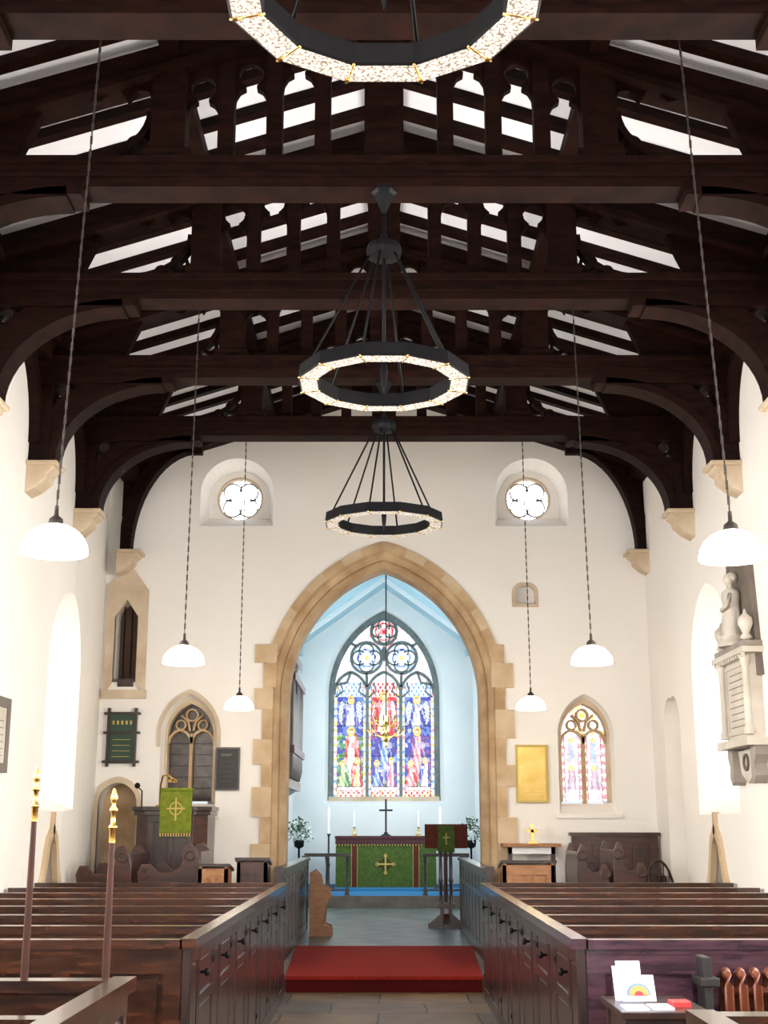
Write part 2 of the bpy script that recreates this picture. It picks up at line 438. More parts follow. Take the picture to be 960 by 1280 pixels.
def band(t, s, y, hy, cx, cz, a1, b1, a2, b2, xmax, zmax, m, n=14):
    A = []; B = []
    for i in range(n + 1):
        th = pi / 2 * i / n
        A.append((s * (cx + a1 * math.cos(th)), cz + b1 * math.sin(th)))
        B.append((s * min(cx + a2 * math.cos(th), xmax), min(cz + b2 * math.sin(th), zmax)))
    t.strip(A, B, 'y', y - hy, y + hy, m)

def truss(y):
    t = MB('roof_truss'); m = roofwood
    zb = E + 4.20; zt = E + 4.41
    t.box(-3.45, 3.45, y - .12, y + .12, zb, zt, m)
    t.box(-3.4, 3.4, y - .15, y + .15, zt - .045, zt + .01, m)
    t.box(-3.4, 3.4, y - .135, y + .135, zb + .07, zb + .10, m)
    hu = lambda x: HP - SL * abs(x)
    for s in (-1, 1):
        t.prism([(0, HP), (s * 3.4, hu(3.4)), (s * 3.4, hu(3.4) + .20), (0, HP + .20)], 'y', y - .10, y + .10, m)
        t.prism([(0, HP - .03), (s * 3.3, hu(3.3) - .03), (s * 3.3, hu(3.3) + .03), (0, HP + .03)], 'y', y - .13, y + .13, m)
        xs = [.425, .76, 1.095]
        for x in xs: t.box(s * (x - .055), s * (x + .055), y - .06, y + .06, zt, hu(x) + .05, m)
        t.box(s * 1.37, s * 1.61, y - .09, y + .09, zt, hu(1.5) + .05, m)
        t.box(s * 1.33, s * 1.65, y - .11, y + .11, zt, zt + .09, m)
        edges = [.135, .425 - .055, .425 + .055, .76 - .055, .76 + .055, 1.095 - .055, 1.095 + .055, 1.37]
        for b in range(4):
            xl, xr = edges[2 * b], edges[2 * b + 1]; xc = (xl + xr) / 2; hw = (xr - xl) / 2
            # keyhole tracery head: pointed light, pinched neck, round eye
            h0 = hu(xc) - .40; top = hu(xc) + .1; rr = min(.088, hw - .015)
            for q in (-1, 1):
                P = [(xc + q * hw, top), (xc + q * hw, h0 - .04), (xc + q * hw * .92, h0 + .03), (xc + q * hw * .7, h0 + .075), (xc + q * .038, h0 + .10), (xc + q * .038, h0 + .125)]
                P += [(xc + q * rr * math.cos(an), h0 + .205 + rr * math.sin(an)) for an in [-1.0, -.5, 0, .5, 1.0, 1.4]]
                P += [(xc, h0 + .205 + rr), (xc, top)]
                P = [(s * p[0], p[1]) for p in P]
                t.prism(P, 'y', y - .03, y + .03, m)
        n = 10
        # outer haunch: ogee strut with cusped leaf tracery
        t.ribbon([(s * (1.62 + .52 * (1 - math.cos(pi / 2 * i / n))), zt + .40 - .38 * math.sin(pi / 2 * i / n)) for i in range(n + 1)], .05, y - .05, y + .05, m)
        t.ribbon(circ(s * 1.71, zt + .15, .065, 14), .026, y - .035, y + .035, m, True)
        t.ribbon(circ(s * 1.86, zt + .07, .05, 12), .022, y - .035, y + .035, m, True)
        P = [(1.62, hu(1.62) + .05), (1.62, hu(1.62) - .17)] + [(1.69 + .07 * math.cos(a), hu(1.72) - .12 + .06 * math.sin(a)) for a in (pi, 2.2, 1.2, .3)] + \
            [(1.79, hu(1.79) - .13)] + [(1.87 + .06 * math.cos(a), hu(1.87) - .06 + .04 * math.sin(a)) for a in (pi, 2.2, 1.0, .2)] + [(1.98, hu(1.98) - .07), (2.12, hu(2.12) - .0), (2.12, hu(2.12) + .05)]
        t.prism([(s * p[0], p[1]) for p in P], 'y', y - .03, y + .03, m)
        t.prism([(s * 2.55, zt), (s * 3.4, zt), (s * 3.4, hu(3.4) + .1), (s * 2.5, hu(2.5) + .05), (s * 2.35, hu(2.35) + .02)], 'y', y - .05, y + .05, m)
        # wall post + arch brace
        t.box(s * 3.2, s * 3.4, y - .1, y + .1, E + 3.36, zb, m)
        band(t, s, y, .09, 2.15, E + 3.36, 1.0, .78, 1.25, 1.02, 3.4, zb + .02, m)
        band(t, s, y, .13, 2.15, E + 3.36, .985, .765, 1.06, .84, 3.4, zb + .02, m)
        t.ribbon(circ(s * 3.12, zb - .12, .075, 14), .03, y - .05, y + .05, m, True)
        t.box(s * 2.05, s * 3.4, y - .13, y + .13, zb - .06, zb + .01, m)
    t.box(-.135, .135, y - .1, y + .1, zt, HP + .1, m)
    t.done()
    for s in (-1, 1): corbel(3.4 * s, y, E + 3.36)
TY = [4.21, 6.12, 8.03, 9.94, 11.85, 13.76]
for y in TY: truss(y)
t = MB('roof_wall_frame'); y = 16.27
for s in (-1, 1):
    band(t, s, y, .07, 2.45, E + 3.43, .84, 1.36, 1.0, 1.55, 3.42, E + 4.9, roofwood)
    band(t, s, y, .10, 2.45, E + 3.43, .83, 1.35, .88, 1.41, 3.42, E + 4.9, roofwood)
    t.prism([(0, HP), (s * 3.4, HP - SL * 3.4), (s * 3.4, HP - SL * 3.4 + .3), (0, HP + .3)], 'y', y - .1, y + .12, roofwood)
    t.box(s * 2.4, s * 3.42, y - .06, y + .06, E + 4.75, E + 4.95, roofwood)
    t.prism([(s * 3.42, E + 3.9), (s * 3.42, E + 4.9), (s * 2.7, E + 4.9)], 'y', y - .03, y + .03, roofwood)
t.done()
for s in (-1, 1): corbel(3.42 * s, 16.22, E + 3.43)
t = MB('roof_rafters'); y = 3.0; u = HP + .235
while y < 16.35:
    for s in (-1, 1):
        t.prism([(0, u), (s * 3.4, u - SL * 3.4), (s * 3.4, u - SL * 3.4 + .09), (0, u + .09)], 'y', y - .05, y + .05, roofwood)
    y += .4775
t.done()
t = MB('roof_purlins')
t.box(-.07, .07, 3, 16.4, HP + .10, HP + .28, roofwood)
for s in (-1, 1):
    t.box(s * 1.44, s * 1.56, 3, 16.4, HP - SL * 1.5 + .12, HP - SL * 1.5 + .24, roofwood)
    t.box(s * 3.22, s * 3.42, 3, 16.4, E + 4.36, E + 4.82, roofwood)
    t.box(s * 3.15, s * 3.42, 3, 16.4, E + 4.55, E + 4.62, roofwood)
    for y in TY:
        for q in (-1, 1):
            n = 8
            A = [(y + q * (.08 + .62 * (1 - math.cos(pi / 2 * i / n))), E + 3.55 + .85 * math.sin(pi / 2 * i / n)) for i in range(n + 1)]
            t.ribbon(A, .11, s * 3.3, s * 3.4, roofwood, ax='x')
t.done()

# ---------------------------------------------------------------- ring chandeliers
def ring(y, H=2.80):
    c = MB('ring_chandelier'); zb = E + H; ro, ri, h = .575, .44, .085; n = 12
    pt = lambda r, k, z, o=.5: (r * math.cos(2 * pi * (k + o) / n), y + r * math.sin(2 * pi * (k + o) / n), z)
    for k in range(n):
        def q(r0, z0, r1, z1, m):
            c.add([pt(r0, k, z0), pt(r0, k + 1, z0), pt(r1, k + 1, z1), pt(r1, k, z1)], [(0, 1, 2, 3)], m)
        q(ro, zb, ro - .01, zb + h, iron); q(ro - .01, zb + h, ri, zb + h, iron); q(ri, zb, ri, zb + h, iron)
        q(ro, zb, ro - .012, zb - .006, iron); q(ri, zb, ri + .012, zb - .006, iron)
        q(ro - .012, zb - .006, ri + .012, zb - .006, ringglass)
        c.tube([pt(ro, k, zb - .004), pt(ri, k, zb - .004)], .006, brass)
        p = pt(ro - .02, k, 0)
        c.box(p[0] - .009, p[0] + .009, p[1] - .009, p[1] + .009, zb - .011, zb + .01, brass)
    zh = E + 3.76
    for k in range(0, n, 2):
        p = pt(.51, k, zb + h, .5); c.tube([p, (.08 * math.cos(2 * pi * (k + .5) / n), y + .08 * math.sin(2 * pi * (k + .5) / n), zh)], .0085, iron)
    c.lathe([(.03, -.06), (.11, -.05), (.12, 0), (.11, .04), (.03, .05), (.02, .12)], (0, y, zh), iron, 12, smooth=False)
    c.tube([(0, y, zb - .02), (0, y, E + 4.22)], .012, iron)
    c.lathe([(.002, -.12), (.02, -.03), (.025, .05), (.012, .12)], (0, y, zb + .05), iron, 8)
    c.lathe([(.01, -.16), (.07, -.02), (.09, .0), (.09, .03)], (0, y, E + 4.19), iron, 6, smooth=False)
    c.done()
ring(3.91, 2.82); ring(7.98, 2.81); ring(11.9, 2.78)

# ---------------------------------------------------------------- pendant lamps
for (x, y, zr, xt) in [(-1.672, 6.35, 1.33, -1.56), (-1.63, 10.4, 1.263, -1.60), (-1.64, 14.6, 1.257, -1.64),
                       (1.765, 6.35, 1.30, 1.62), (1.69, 10.4, 1.263, 1.63), (1.665, 14.6, 1.257, 1.64)]:
    c = MB('pendant_lamp'); z0 = E + zr; r = .17
    prof = [(.002, .0), (r * .98, .0), (r, .008)] + [(r * math.cos(t), .01 + .145 * math.sin(t)) for t in [.3, .6, .9, 1.15, 1.35]]
    c.lathe(prof, (x, y, z0), lampglass, 24)
    c.lathe([(.04, .15), (.035, .18), (.012, .20), (.01, .25)], (x, y, z0), chainm, 12)
    ztop = HP - SL * abs(xt) + .1; zc = z0 + .25
    n = int((ztop - zc) / .040)
    for i in range(n):
        t = (i + .5) / n; px = x + (xt - x) * t; pz = zc + (ztop - zc) * t
        w = .0065 if i % 2 else .0025; d = .0025 if i % 2 else .0065
        c.box(px - w, px + w, y - d, y + d, pz - .024, pz + .024, chainm)
    c.done()
    L = bpy.data.lights.new('bulb', 'POINT'); L.energy = 26; L.color = (1, .85, .62); L.shadow_soft_size = .12
    o = bpy.data.objects.new('bulb', L); sc.collection.objects.link(o); o.location = (x, y, z0 - .14)

# ---------------------------------------------------------------- windows with tracery
WH = (1, 1, 1); PK = (.95, .33, .38); RD = (.65, .015, .02); BL = (.015, .035, .38); LB = (.16, .36, .90); YL = (1, .70, .15)
GR = (.05, .26, .06); VI = (.18, .05, .34); LG = (.45, .70, .22); SK = (1, .72, .55); DK = (.08, .03, .03); OR = (.95, .35, .08)
def pick(r, lst):
    t = 0; tot = sum(w for _, w in lst)
    for c, w in lst:
        t += w / tot
        if r <= t: return c
    return lst[-1][0]
def stained_pane(name, poly_in, x0, x1, z0, z1, y, cell, q, region, mat, lead=.06):
    """painted and leaded mosaic: the drawn cartoon, broken into tinted shards"""
    def inside(px, pz):
        c = False; n = len(poly_in)
        for i in range(n):
            a, b = poly_in[i], poly_in[i - 1]
            if (a[1] > pz) != (b[1] > pz) and px < (b[0] - a[0]) * (pz - a[1]) / (b[1] - a[1]) + a[0]: c = not c
        return c
    seeds = {}
    def seed(i, j):
        if (i, j) not in seeds:
            R = random.Random(i * 92821 + j * 68917 + 13)
            seeds[(i, j)] = (x0 + (i + .15 + .7 * R.random()) * q, z0 + (j + .15 + .7 * R.random()) * q * 1.3, R.random(), .82 + .3 * R.random(), R.random(), R.random())
        return seeds[(i, j)]
    vs = []; fs = []; cols = []
    nx = int((x1 - x0) / cell); nz = int((z1 - z0) / cell)
    dx = (x1 - x0) / nx; dz = (z1 - z0) / nz
    for i in range(nx):
        for j in range(nz):
            cx = x0 + (i + .5) * dx; cz = z0 + (j + .5) * dz
            if not inside(cx, cz): continue
            gi = int((cx - x0) / q); gj = int((cz - z0) / (q * 1.3)); b1 = b2 = 9; best = None
            for a in (-1, 0, 1):
                for b in (-1, 0, 1):
                    sd = seed(gi + a, gj + b); d = math.hypot(sd[0] - cx, sd[1] - cz)
                    if d < b1: b2 = b1; b1 = d; best = sd
                    elif d < b2: b2 = d
            o = len(vs)
            vs += [(x0 + i * dx, y, z0 + j * dz), (x0 + (i + 1) * dx, y, z0 + j * dz), (x0 + (i + 1) * dx, y, z0 + (j + 1) * dz), (x0 + i * dx, y, z0 + (j + 1) * dz)]
            fs.append((o, o + 1, o + 2, o + 3))
            m = best[3] * (.5 if b2 - b1 < q * lead else 1)
            sx = cx + .08 * (best[0] - cx) + .005 * math.sin(cz * 41 + cx * 17); sz = cz + .08 * (best[1] - cz) + .005 * math.sin(cx * 43 + cz * 23)
            cc = region(sx, sz, best[2])
            if best[4] < .15: cc = mixc(cc, WH, .10 + .2 * best[5])
            cols.append(tuple(v * m for v in cc))
    me = bpy.data.meshes.new(name); me.from_pydata(vs, [], fs)
    ca = me.color_attributes.new('Col', 'FLOAT_COLOR', 'CORNER')
    flat = []
    for c in cols: flat += [c[0], c[1], c[2], 1] * 4
    ca.data.foreach_set('color', flat)
    me.materials.append(mat)
    o = bpy.data.objects.new(name, me); sc.collection.objects.link(o); return o

def mixc(a, b, t): return tuple(a[i] * (1 - t) + b[i] * t for i in range(3))
def figure(lx, h, base, top, robe, mantle, r, wd=.15, arm=0, hs=1.0):
    """robed figure with face, halo, robe, mantle and sleeves: returns colour or None"""
    H = top - base; hd = top - .085 * hs
    d = math.hypot(lx / .85, h - hd) / hs
    if d < .044: return SK if h < hd + .022 else (.45, .18, .05)
    if d < .054: return (.30, .12, .04)
    if d < .088: return YL
    if d < .096: return DK
    if arm and math.hypot(lx - arm * .06, h - (top - .27 * hs)) < .026: return SK
    lean = arm * .03 * math.sin((h - base) / H * 3)
    if base < h < top - .125 * hs:
        t = (h - base) / H
        w = wd * (1 - .50 * t) * (1 if t < .80 else .85)
        e = abs(lx - lean) / w
        if e < 1:
            if e > .93: return DK
            f = math.sin(lx * 60 + h * 9 * (arm or 1) + 8 * t)
            if arm and .60 < t < .72 and lx * arm > 0: return mixc(mantle, WH, .35)
            if abs(lx + .02 - .05 * t) < w * (.52 - .2 * t) and t < .84:
                return mixc(robe, WH, .5) if f > .5 else (mixc(robe, DK, .35) if f < -.75 else robe)
            return mixc(mantle, WH, .35) if f > .75 else (mixc(mantle, DK, .4) if f < -.7 else mantle)
    return None
def east_region(x, z, r):
    h = z - E
    for (cx, cz) in ((-.39, 3.60), (.39, 3.60), (0, 4.19)):
        d = math.hypot(x - cx, h - cz)
        if d < .34:
            an = math.atan2(h - cz, x - cx)
            if d < .05: return RD if cz > 4 else YL
            if d < .09: return WH if cz < 4 else PK
            lobe = abs(math.cos(2 * an)); k = abs(d - .19)
            if lobe > .5:
                if k < .022: return (LB if r < .6 else BL) if cz < 4 else RD
                if k < .06: return WH
                return pick(r, [(WH, 5), (PK if cz > 4 else mixc(LB, WH, .6), 1)])
            return (mixc(LB, WH, .35) if cz < 4 else PK) if r < .6 else WH
    if h > 3.05: return pick(r, [(WH, 7), (mixc(LB, WH, .5), 2), (mixc(PK, WH, .4), 1.2)])
    i = -1 if x < -.36 else (1 if x > .36 else 0); lx = x - i * .745
    if abs(lx) > .29: return WH if math.sin(h * 40) > -.2 else pick(r, [(YL, 1), (LB, 1), (PK, .8)])
    if .275 < abs(lx) <= .29: return DK
    if h < .72: return RD if math.sin(lx * 55) * math.sin(h * 55) > .25 else pick(r, [(WH, 3), (PK, 1), (LG, .8)])
    if h < .80: return WH if h < .78 else DK
    for q, rb, mn in ((-.16, {-1: LG, 0: LB, 1: PK}[i], {-1: GR, 0: BL, 1: RD}[i]), (.16, {-1: YL, 0: PK, 1: WH}[i], {-1: RD, 0: VI, 1: BL}[i])):
        c = figure(lx - q, h, .80, 1.36 + .06 * (q > 0), rb, mn, r, .14, -1 if q > 0 else 1, .85)
        if c: return c
    c = figure(lx + .02 * i, h, .92, 2.08, {-1: WH, 0: LB, 1: PK}[i], {-1: RD, 0: BL, 1: VI}[i], r, .23, 1, 1.15)
    if c: return c
    if i == 0: c = figure(lx, h, 1.98, 2.86, WH, RD, r, .25, -1, 1.2)
    else: c = figure(lx + .02 * i, h, 2.08, 2.76, mixc(LB, WH, .5), BL, r, .20, i, 1.05)
    if c: return c
    if 2.12 < h < 2.66:
        e = math.hypot((abs(lx) - .18) / .08, (h - 2.39) / .27)
        if e < 1:
            return DK if e > .93 else (WH if math.sin(h * 80 + abs(lx) * 60) > -.3 else (LB if i else PK))
    if h > 2.74:
        v = math.sin(lx * 60) * math.sin(h * 40)
        return WH if v > -.1 else (RD if i == 0 else LB)
    if h > 1.9: return pick(r, [(BL, 4), (mixc(BL, LB, .5), 2)] if i else [(RD, 3), (BL, 1), (OR, .5)])
    if h < 1.0: return pick(r, [(GR, 3), (LG, 1)])
    return pick(r, [(BL, 4), (VI, 1), (LB, .6)] if i >= 0 else [(GR, 3), (BL, 1.5), (LG, .5)])

def quatre(g, cx, cz, r, w, y0, y1, m):
    g.ribbon(circ(cx, cz, r, 28), w, y0, y1, m, True)
    for k in range(4):
        a = pi / 2 * k
        g.ribbon(circ(cx + r * .46 * math.cos(a), cz + r * .46 * math.sin(a), r * .46, 12, a - 2.25, a + 2.25, True), w * .6, y0 + .02, y1 - .02, m)

# great east window
yw = 28.52
g = MB('window_east')
O = archpoly(0, 1.20, E + .50, E + 2.8, E + 4.64, 16); I = archpoly(0, 1.10, E + .58, E + 2.8, E + 4.5, 16)
g.strip(O, I, 'y', yw - .1, yw + .1, tracst)
g.box(-1.2, 1.2, yw - .12, yw + .1, E + .44, E + .58, stonepale)
for x in (-.37, .37): g.box(x - .035, x + .035, yw - .09, yw + .09, E + .55, E + 2.95, tracst)
for h in (1.45, 2.10): g.box(-1.1, 1.1, yw - .01, yw + .01, E + h - .005, E + h + .005, iron)
for i in (-1, 0, 1):
    cx = i * .735; hw = .365
    g.ribbon(arcpts(cx, hw, E + 2.80, E + 3.28, 10), .06, yw - .08, yw + .08, tracst)
    for q in (-1, 1):
        g.ribbon([(cx + q * .34, E + 2.72), (cx + q * .25, E + 2.80), (cx + q * .17, E + 2.86), (cx + q * .21, E + 2.97), (cx + q * .22, E + 3.06)], .035, yw - .06, yw + .06, tracst)
quatre(g, -.39, E + 3.60, .345, .055, yw - .08, yw + .08, tracst)
quatre(g, .39, E + 3.60, .345, .055, yw - .08, yw + .08, tracst)
quatre(g, 0, E + 4.19, .29, .055, yw - .08, yw + .08, tracst)
for s in (-1, 1):
    g.ribbon([(s * .74, E + 3.27), (s * .82, E + 3.05), (s * 1.05, E + 3.0)], .05, yw - .08, yw + .08, tracst)
    g.ribbon([(s * .37, E + 2.9), (s * .39, E + 3.26)], .06, yw - .08, yw + .08, tracst)
    g.ribbon([(s * .62, E + 3.86), (s * .78, E + 3.95)], .05, yw - .08, yw + .08, tracst)
g.prism([(-.09, E + 3.72), (0, E + 3.88), (.09, E + 3.72), (0, E + 3.5)], 'y', yw - .05, yw + .05, tracst)
ob = g.done()
P = stained_pane('stained_glass', I, -1.1, 1.1, E + .55, E + 4.52, yw + .03, .0095, .06, east_region, stained); P.parent = ob
P.matrix_parent_inverse.translation = -ob.location

# small two-light windows
def small_region(x, z, r):
    h = z - E; lx = abs(x - 2.55)
    if h > 1.12: return pick(r, [(YL, .8), (WH, 4), (mixc(OR, WH, .4), .8)])
    l = lx - .145; al = abs(l)
    if al > .095: return PK if math.sin(h * 60) > 0 else WH
    if al > .085: return (.3, .1, .15)
    if .42 < h < 1.1:
        for b, t, rb, mn in ((.42, .74, PK, VI), (.76, 1.1, LB, PK)):
            d = math.hypot(l, h - (t - .05))
            if d < .018: return SK
            if d < .036: return YL
            if b < h < t - .06 and al < .06 * (1 - .4 * (h - b) / (t - b)): return mixc(rb if al < .025 else mn, WH, .3)
    return pick(r, [(WH, 6), (mixc(PK, WH, .5), 1.5), (mixc(VI, WH, .5), .6)])
for (cx, lit) in NW:
    g = MB('window_tracery'); yy = 16.68; tm = stone
    O = archpoly(cx, .36, E + .22, E + 1.1, E + 1.60); I = archpoly(cx, .29, E + .28, E + 1.1, E + 1.50)
    g.strip(O, I, 'y', yy - .14, yy + .1, stonepale)
    g.box(cx - .02, cx + .02, yy - .08, yy + .06, E + .25, E + 1.12, tm)
    for s in (-1, 1):
        g.ribbon(arcpts(cx + s * .145, .145, E + 1.0, E + 1.17, 8), .03, yy - .08, yy + .06, tm)
        g.ribbon([(cx + s * .02, E + 1.16), (cx + s * .05, E + 1.28), (cx + s * .14, E + 1.36)], .025, yy - .07, yy + .05, tm)
        g.ribbon(circ(cx + s * .14, E + 1.235, .06, 12), .02, yy - .07, yy + .05, tm, True)
    g.ribbon(circ(cx, E + 1.36, .075, 12), .022, yy - .07, yy + .05, tm, True)
    if not lit:
        g.strip(archpoly(cx, .40, E + .95, E + 1.1, E + 1.67), archpoly(cx, .36, E + .95, E + 1.1, E + 1.62), 'y', YE - .025, YE + .02, stonepale)
        g.prism(I, 'y', yy + .03, yy + .05, darkgl)
        for q in range(6): g.box(cx - .29, cx + .29, yy + .015, yy + .025, E + .3 + q * .14, E + .306 + q * .14, iron)
    g.box(cx - .42, cx + .42, 16.37, 16.62, E + .07, E + .13, plaster)
    ob = g.done()
    if lit:
        P = stained_pane('stained_glass_panel', I, cx - .29, cx + .29, E + .28, E + 1.52, yy + .04, .007, .045, small_region, stained2); P.parent = ob
        P.matrix_parent_inverse.translation = -ob.location
# round clerestory lights
for x in (-1.945, 1.945):
    g = MB('round_window'); zc = E + 4.27
    g.ribbon(circ(x, zc, .30, 28), .035, 16.8, 16.95, stonepale, True)
    for k in range(4):
        a = pi / 2 * k + pi / 4
        g.ribbon(circ(x + .15 * math.cos(a), zc + .15 * math.sin(a), .125, 14, a - 2.2, a + 2.2, True), .014, 16.84, 16.9, slate)
        g.ribbon([(x + .03 * math.cos(a + pi / 4), zc + .03 * math.sin(a + pi / 4)), (x + .29 * math.cos(a + pi / 4), zc + .29 * math.sin(a + pi / 4))], .008, 16.86, 16.9, slate)
    g.prism(circ(x, zc, .31, 28), 'y', 16.92, 16.94, dayglass)
    g.done()
# rood opening surround
g = MB('rood_loft_opening')
O = [(-3.58, E + 1.60), (-3.58, E + 3.0), (-3.32, E + 3.32), (-3.05, E + 2.95), (-3.05, E + 1.60)]
I = [(-3.47, E + 1.76), (-3.47, E + 2.6), (-3.32, E + 2.82), (-3.17, E + 2.6), (-3.17, E + 1.76)]
g.strip(O, I, 'y', YE - .04, YE + .05, stonepale)
g.box(-3.6, -3.03, YE - .06, YE + .02, E + 1.55, E + 1.66, stonepale)
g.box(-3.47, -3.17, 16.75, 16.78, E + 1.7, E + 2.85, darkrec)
g.box(-3.40, -3.20, YE - .03, YE + .03, E + 1.70, E + 1.80, pewdark)
for q in (-.05, .05): g.box(-3.32 + q - .008, -3.32 + q + .008, YE + .1, YE + .12, E + 1.75, E + 2.75, iron)
g.done()
g = MB('wall_niche'); g.strip(archpoly(1.83, .17, E + 2.75, E + 2.92, E + 3.05), archpoly(1.83, .13, E + 2.78, E + 2.91, E + 3.0), 'y', YE - .015, YE + .03, stonepale); g.box(1.66, 2.0, YE - .03, YE, E + 2.73, E + 2.77, stonepale); g.done()
g = MB('door_1'); g.strip(archpoly(-3.33, .30, .134, E + .25, E + .58), archpoly(-3.33, .24, .134, E + .25, E + .5), 'y', YE - .03, YE + .05, stonepale)
g.box(-3.57, -3.09, 16.7, 16.74, .134, E + .5, stone); g.done()

# ---------------------------------------------------------------- wall furnishings
g = MB('hymn_board')
g.box(-3.47, -3.15, YE - .05, YE - .03, E + .74, E + 1.38, greenbd)
for x in (-3.48, -3.14): g.box(x - .018, x + .018, YE - .06, YE - .005, E + .70, E + 1.43, pewdark)
for z in (.76, 1.12, 1.36): g.box(-3.54, -3.08, YE - .065, YE - .01, E + z - .015, E + z + .015, pewdark)
for i in range(5): g.box(-3.43 + i * .055, -3.405 + i * .055, YE - .056, YE - .05, E + 1.22, E + 1.27, goldcl)
for r in range(4):
    g.box(-3.42, -3.2, YE - .056, YE - .05, E + .82 + r * .07, E + .826 + r * .07, goldcl)
g.done()
g = MB('notice_board'); g.box(-2.11, -1.82, YE - .03, YE, E + .42, E + .93, black); g.strip([(-2.12, E + .41), (-2.12, E + .94), (-1.81, E + .94), (-1.81, E + .41)], [(-2.10, E + .43), (-2.10, E + .92), (-1.83, E + .92), (-1.83, E + .43)], 'y', YE - .04, YE - .01, pewdark, True)
g.box(-2.05, -1.92, YE - .034, YE - .03, E + .83, E + .86, slate)
for r in range(5): g.box(-2.06, -1.9 + .02 * (r % 2), YE - .034, YE - .03, E + .76 - r * .06, E + .763 - r * .06, slate)
g.done()
g = MB('gold_memorial_panel'); g.box(1.66, 2.05, YE - .03, YE, E + .27, E + .96, gold)
g.strip([(1.655, E + .26), (1.655, E + .97), (2.06, E + .97), (2.06, E + .26)], [(1.68, E + .29), (1.68, E + .94), (2.03, E + .94), (2.03, E + .29)], 'y', YE - .045, YE - .02, goldcl, True)
for r in range(3): g.box(1.71, 1.99, YE - .036, YE - .03, E + .33 + r * .05, E + .335 + r * .05, goldcl)
g.done()
g = MB('wall_plaque')
g.box(-3.4, -3.36, 10.9, 11.55, E + .48, E + 1.05, marble)
g.strip([(10.86, E + .44), (10.86, E + 1.09), (11.6, E + 1.09), (11.6, E + .44)], [(10.95, E + .52), (10.95, E + 1.0), (11.5, E + 1.0), (11.5, E + .52)], 'x', -3.35, -3.4, slate, True)
for r in range(6): g.box(-3.36, -3.356, 11.02, 11.43, E + .58 + r * .06, E + .586 + r * .06, slate)
g.done()
# marble monument on the right wall
g = MB('marble_monument'); X = 3.4; yc = 11.95
g.prism([(yc - .5, E + 1.3), (yc - .36, E + 2.5), (yc, E + 2.75), (yc + .36, E + 2.5), (yc + .5, E + 1.3)], 'x', X, X - .05, slate)
g.box(X, X - .12, yc - .42, yc + .42, E + .75, E + 1.5, marble)
g.strip([(yc - .34, E + .80), (yc - .34, E + 1.44), (yc + .34, E + 1.44), (yc + .34, E + .80)], [(yc - .31, E + .83), (yc - .31, E + 1.41), (yc + .31, E + 1.41), (yc + .31, E + .83)], 'x', X - .135, X - .11, marble, True)
for s in (-1, 1):
    g.lathe([(.05, 0), (.05, .05), (.036, .07), (.034, .6), (.05, .64), (.055, .7)], (X - .14, yc + s * .4, E + .78), marble, 12)
    g.prism([(yc + s * .30, E + .38), (yc + s * .36, E + .35), (yc + s * .42, E + .42), (yc + s * .40, E + .52), (yc + s * .46, E + .60), (yc + s * .46, E + .68), (yc + s * .3, E + .68)], 'x', X, X - .12, bracket)
    g.lathe([(.02, 0), (.06, .02), (.03, .06), (.07, .15), (.065, .2), (.02, .24), (.01, .28)], (X - .12, yc + s * .42, E + 1.62), marble, 12)
g.box(X, X - .20, yc - .54, yc + .54, E + 1.5, E + 1.55, marble); g.box(X, X - .18, yc - .5, yc + .5, E + 1.55, E + 1.61, bracket)
for i in range(12): g.box(X - .16, X - .19, yc - .48 + i * .085, yc - .44 + i * .085, E + 1.465, E + 1.5, marble)
g.box(X, X - .20, yc - .52, yc + .52, E + .68, E + .75, marble)
g.prism([(yc - .28, E + .66), (yc + .28, E + .66), (yc + .2, E + .45), (yc, E + .36), (yc - .2, E + .45)], 'x', X, X - .07, marble)
g.ribbon(circ(yc, E + .55, .07, 12), .02, X - .09, X - .06, slate, True, ax='x')
for r in range(9): g.box(X - .124, X - .12, yc - .27, yc + .27 - .03 * (r % 3), E + .87 + r * .06, E + .877 + r * .06, slate)
g.lathe([(.15, 0), (.15, .04), (.12, .06), (.13, .10)], (X - .12, yc, E + 1.61), marble, 14)
vs = []; n = 20; rows = [(.125, .10), (.13, .16), (.115, .26), (.10, .36), (.095, .42), (.105, .47), (.10, .52), (.045, .555), (.032, .58), (.032, .60)]
for r, h in rows:
    for q in range(n):
        an = 2 * pi * q / n; rr = r * (1 + (.10 * math.sin(an * 7 + h * 9) if h < .42 else .02))
        vs.append((X - .12 + rr * .8 * math.cos(an), yc + rr * math.sin(an), E + 1.61 + h))
g.add(vs, [(i * n + q, i * n + (q + 1) % n, (i + 1) * n + (q + 1) % n, (i + 1) * n + q) for i in range(len(rows) - 1) for q in range(n)], marble, True)
g.ball((X - .13, yc, E + 2.25), .052, marble, sz=1.2); g.ball((X - .10, yc, E + 2.27), .056, marble, sz=1.0)
g.tube([(X - .15, yc - .09, E + 2.1), (X - .2, yc - .13, E + 1.98), (X - .22, yc - .02, E + 1.95)], .024, marble)
g.tube([(X - .12, yc + .09, E + 2.1), (X - .14, yc + .16, E + 1.98), (X - .14, yc + .2, E + 1.86)], .024, marble)
g.done()

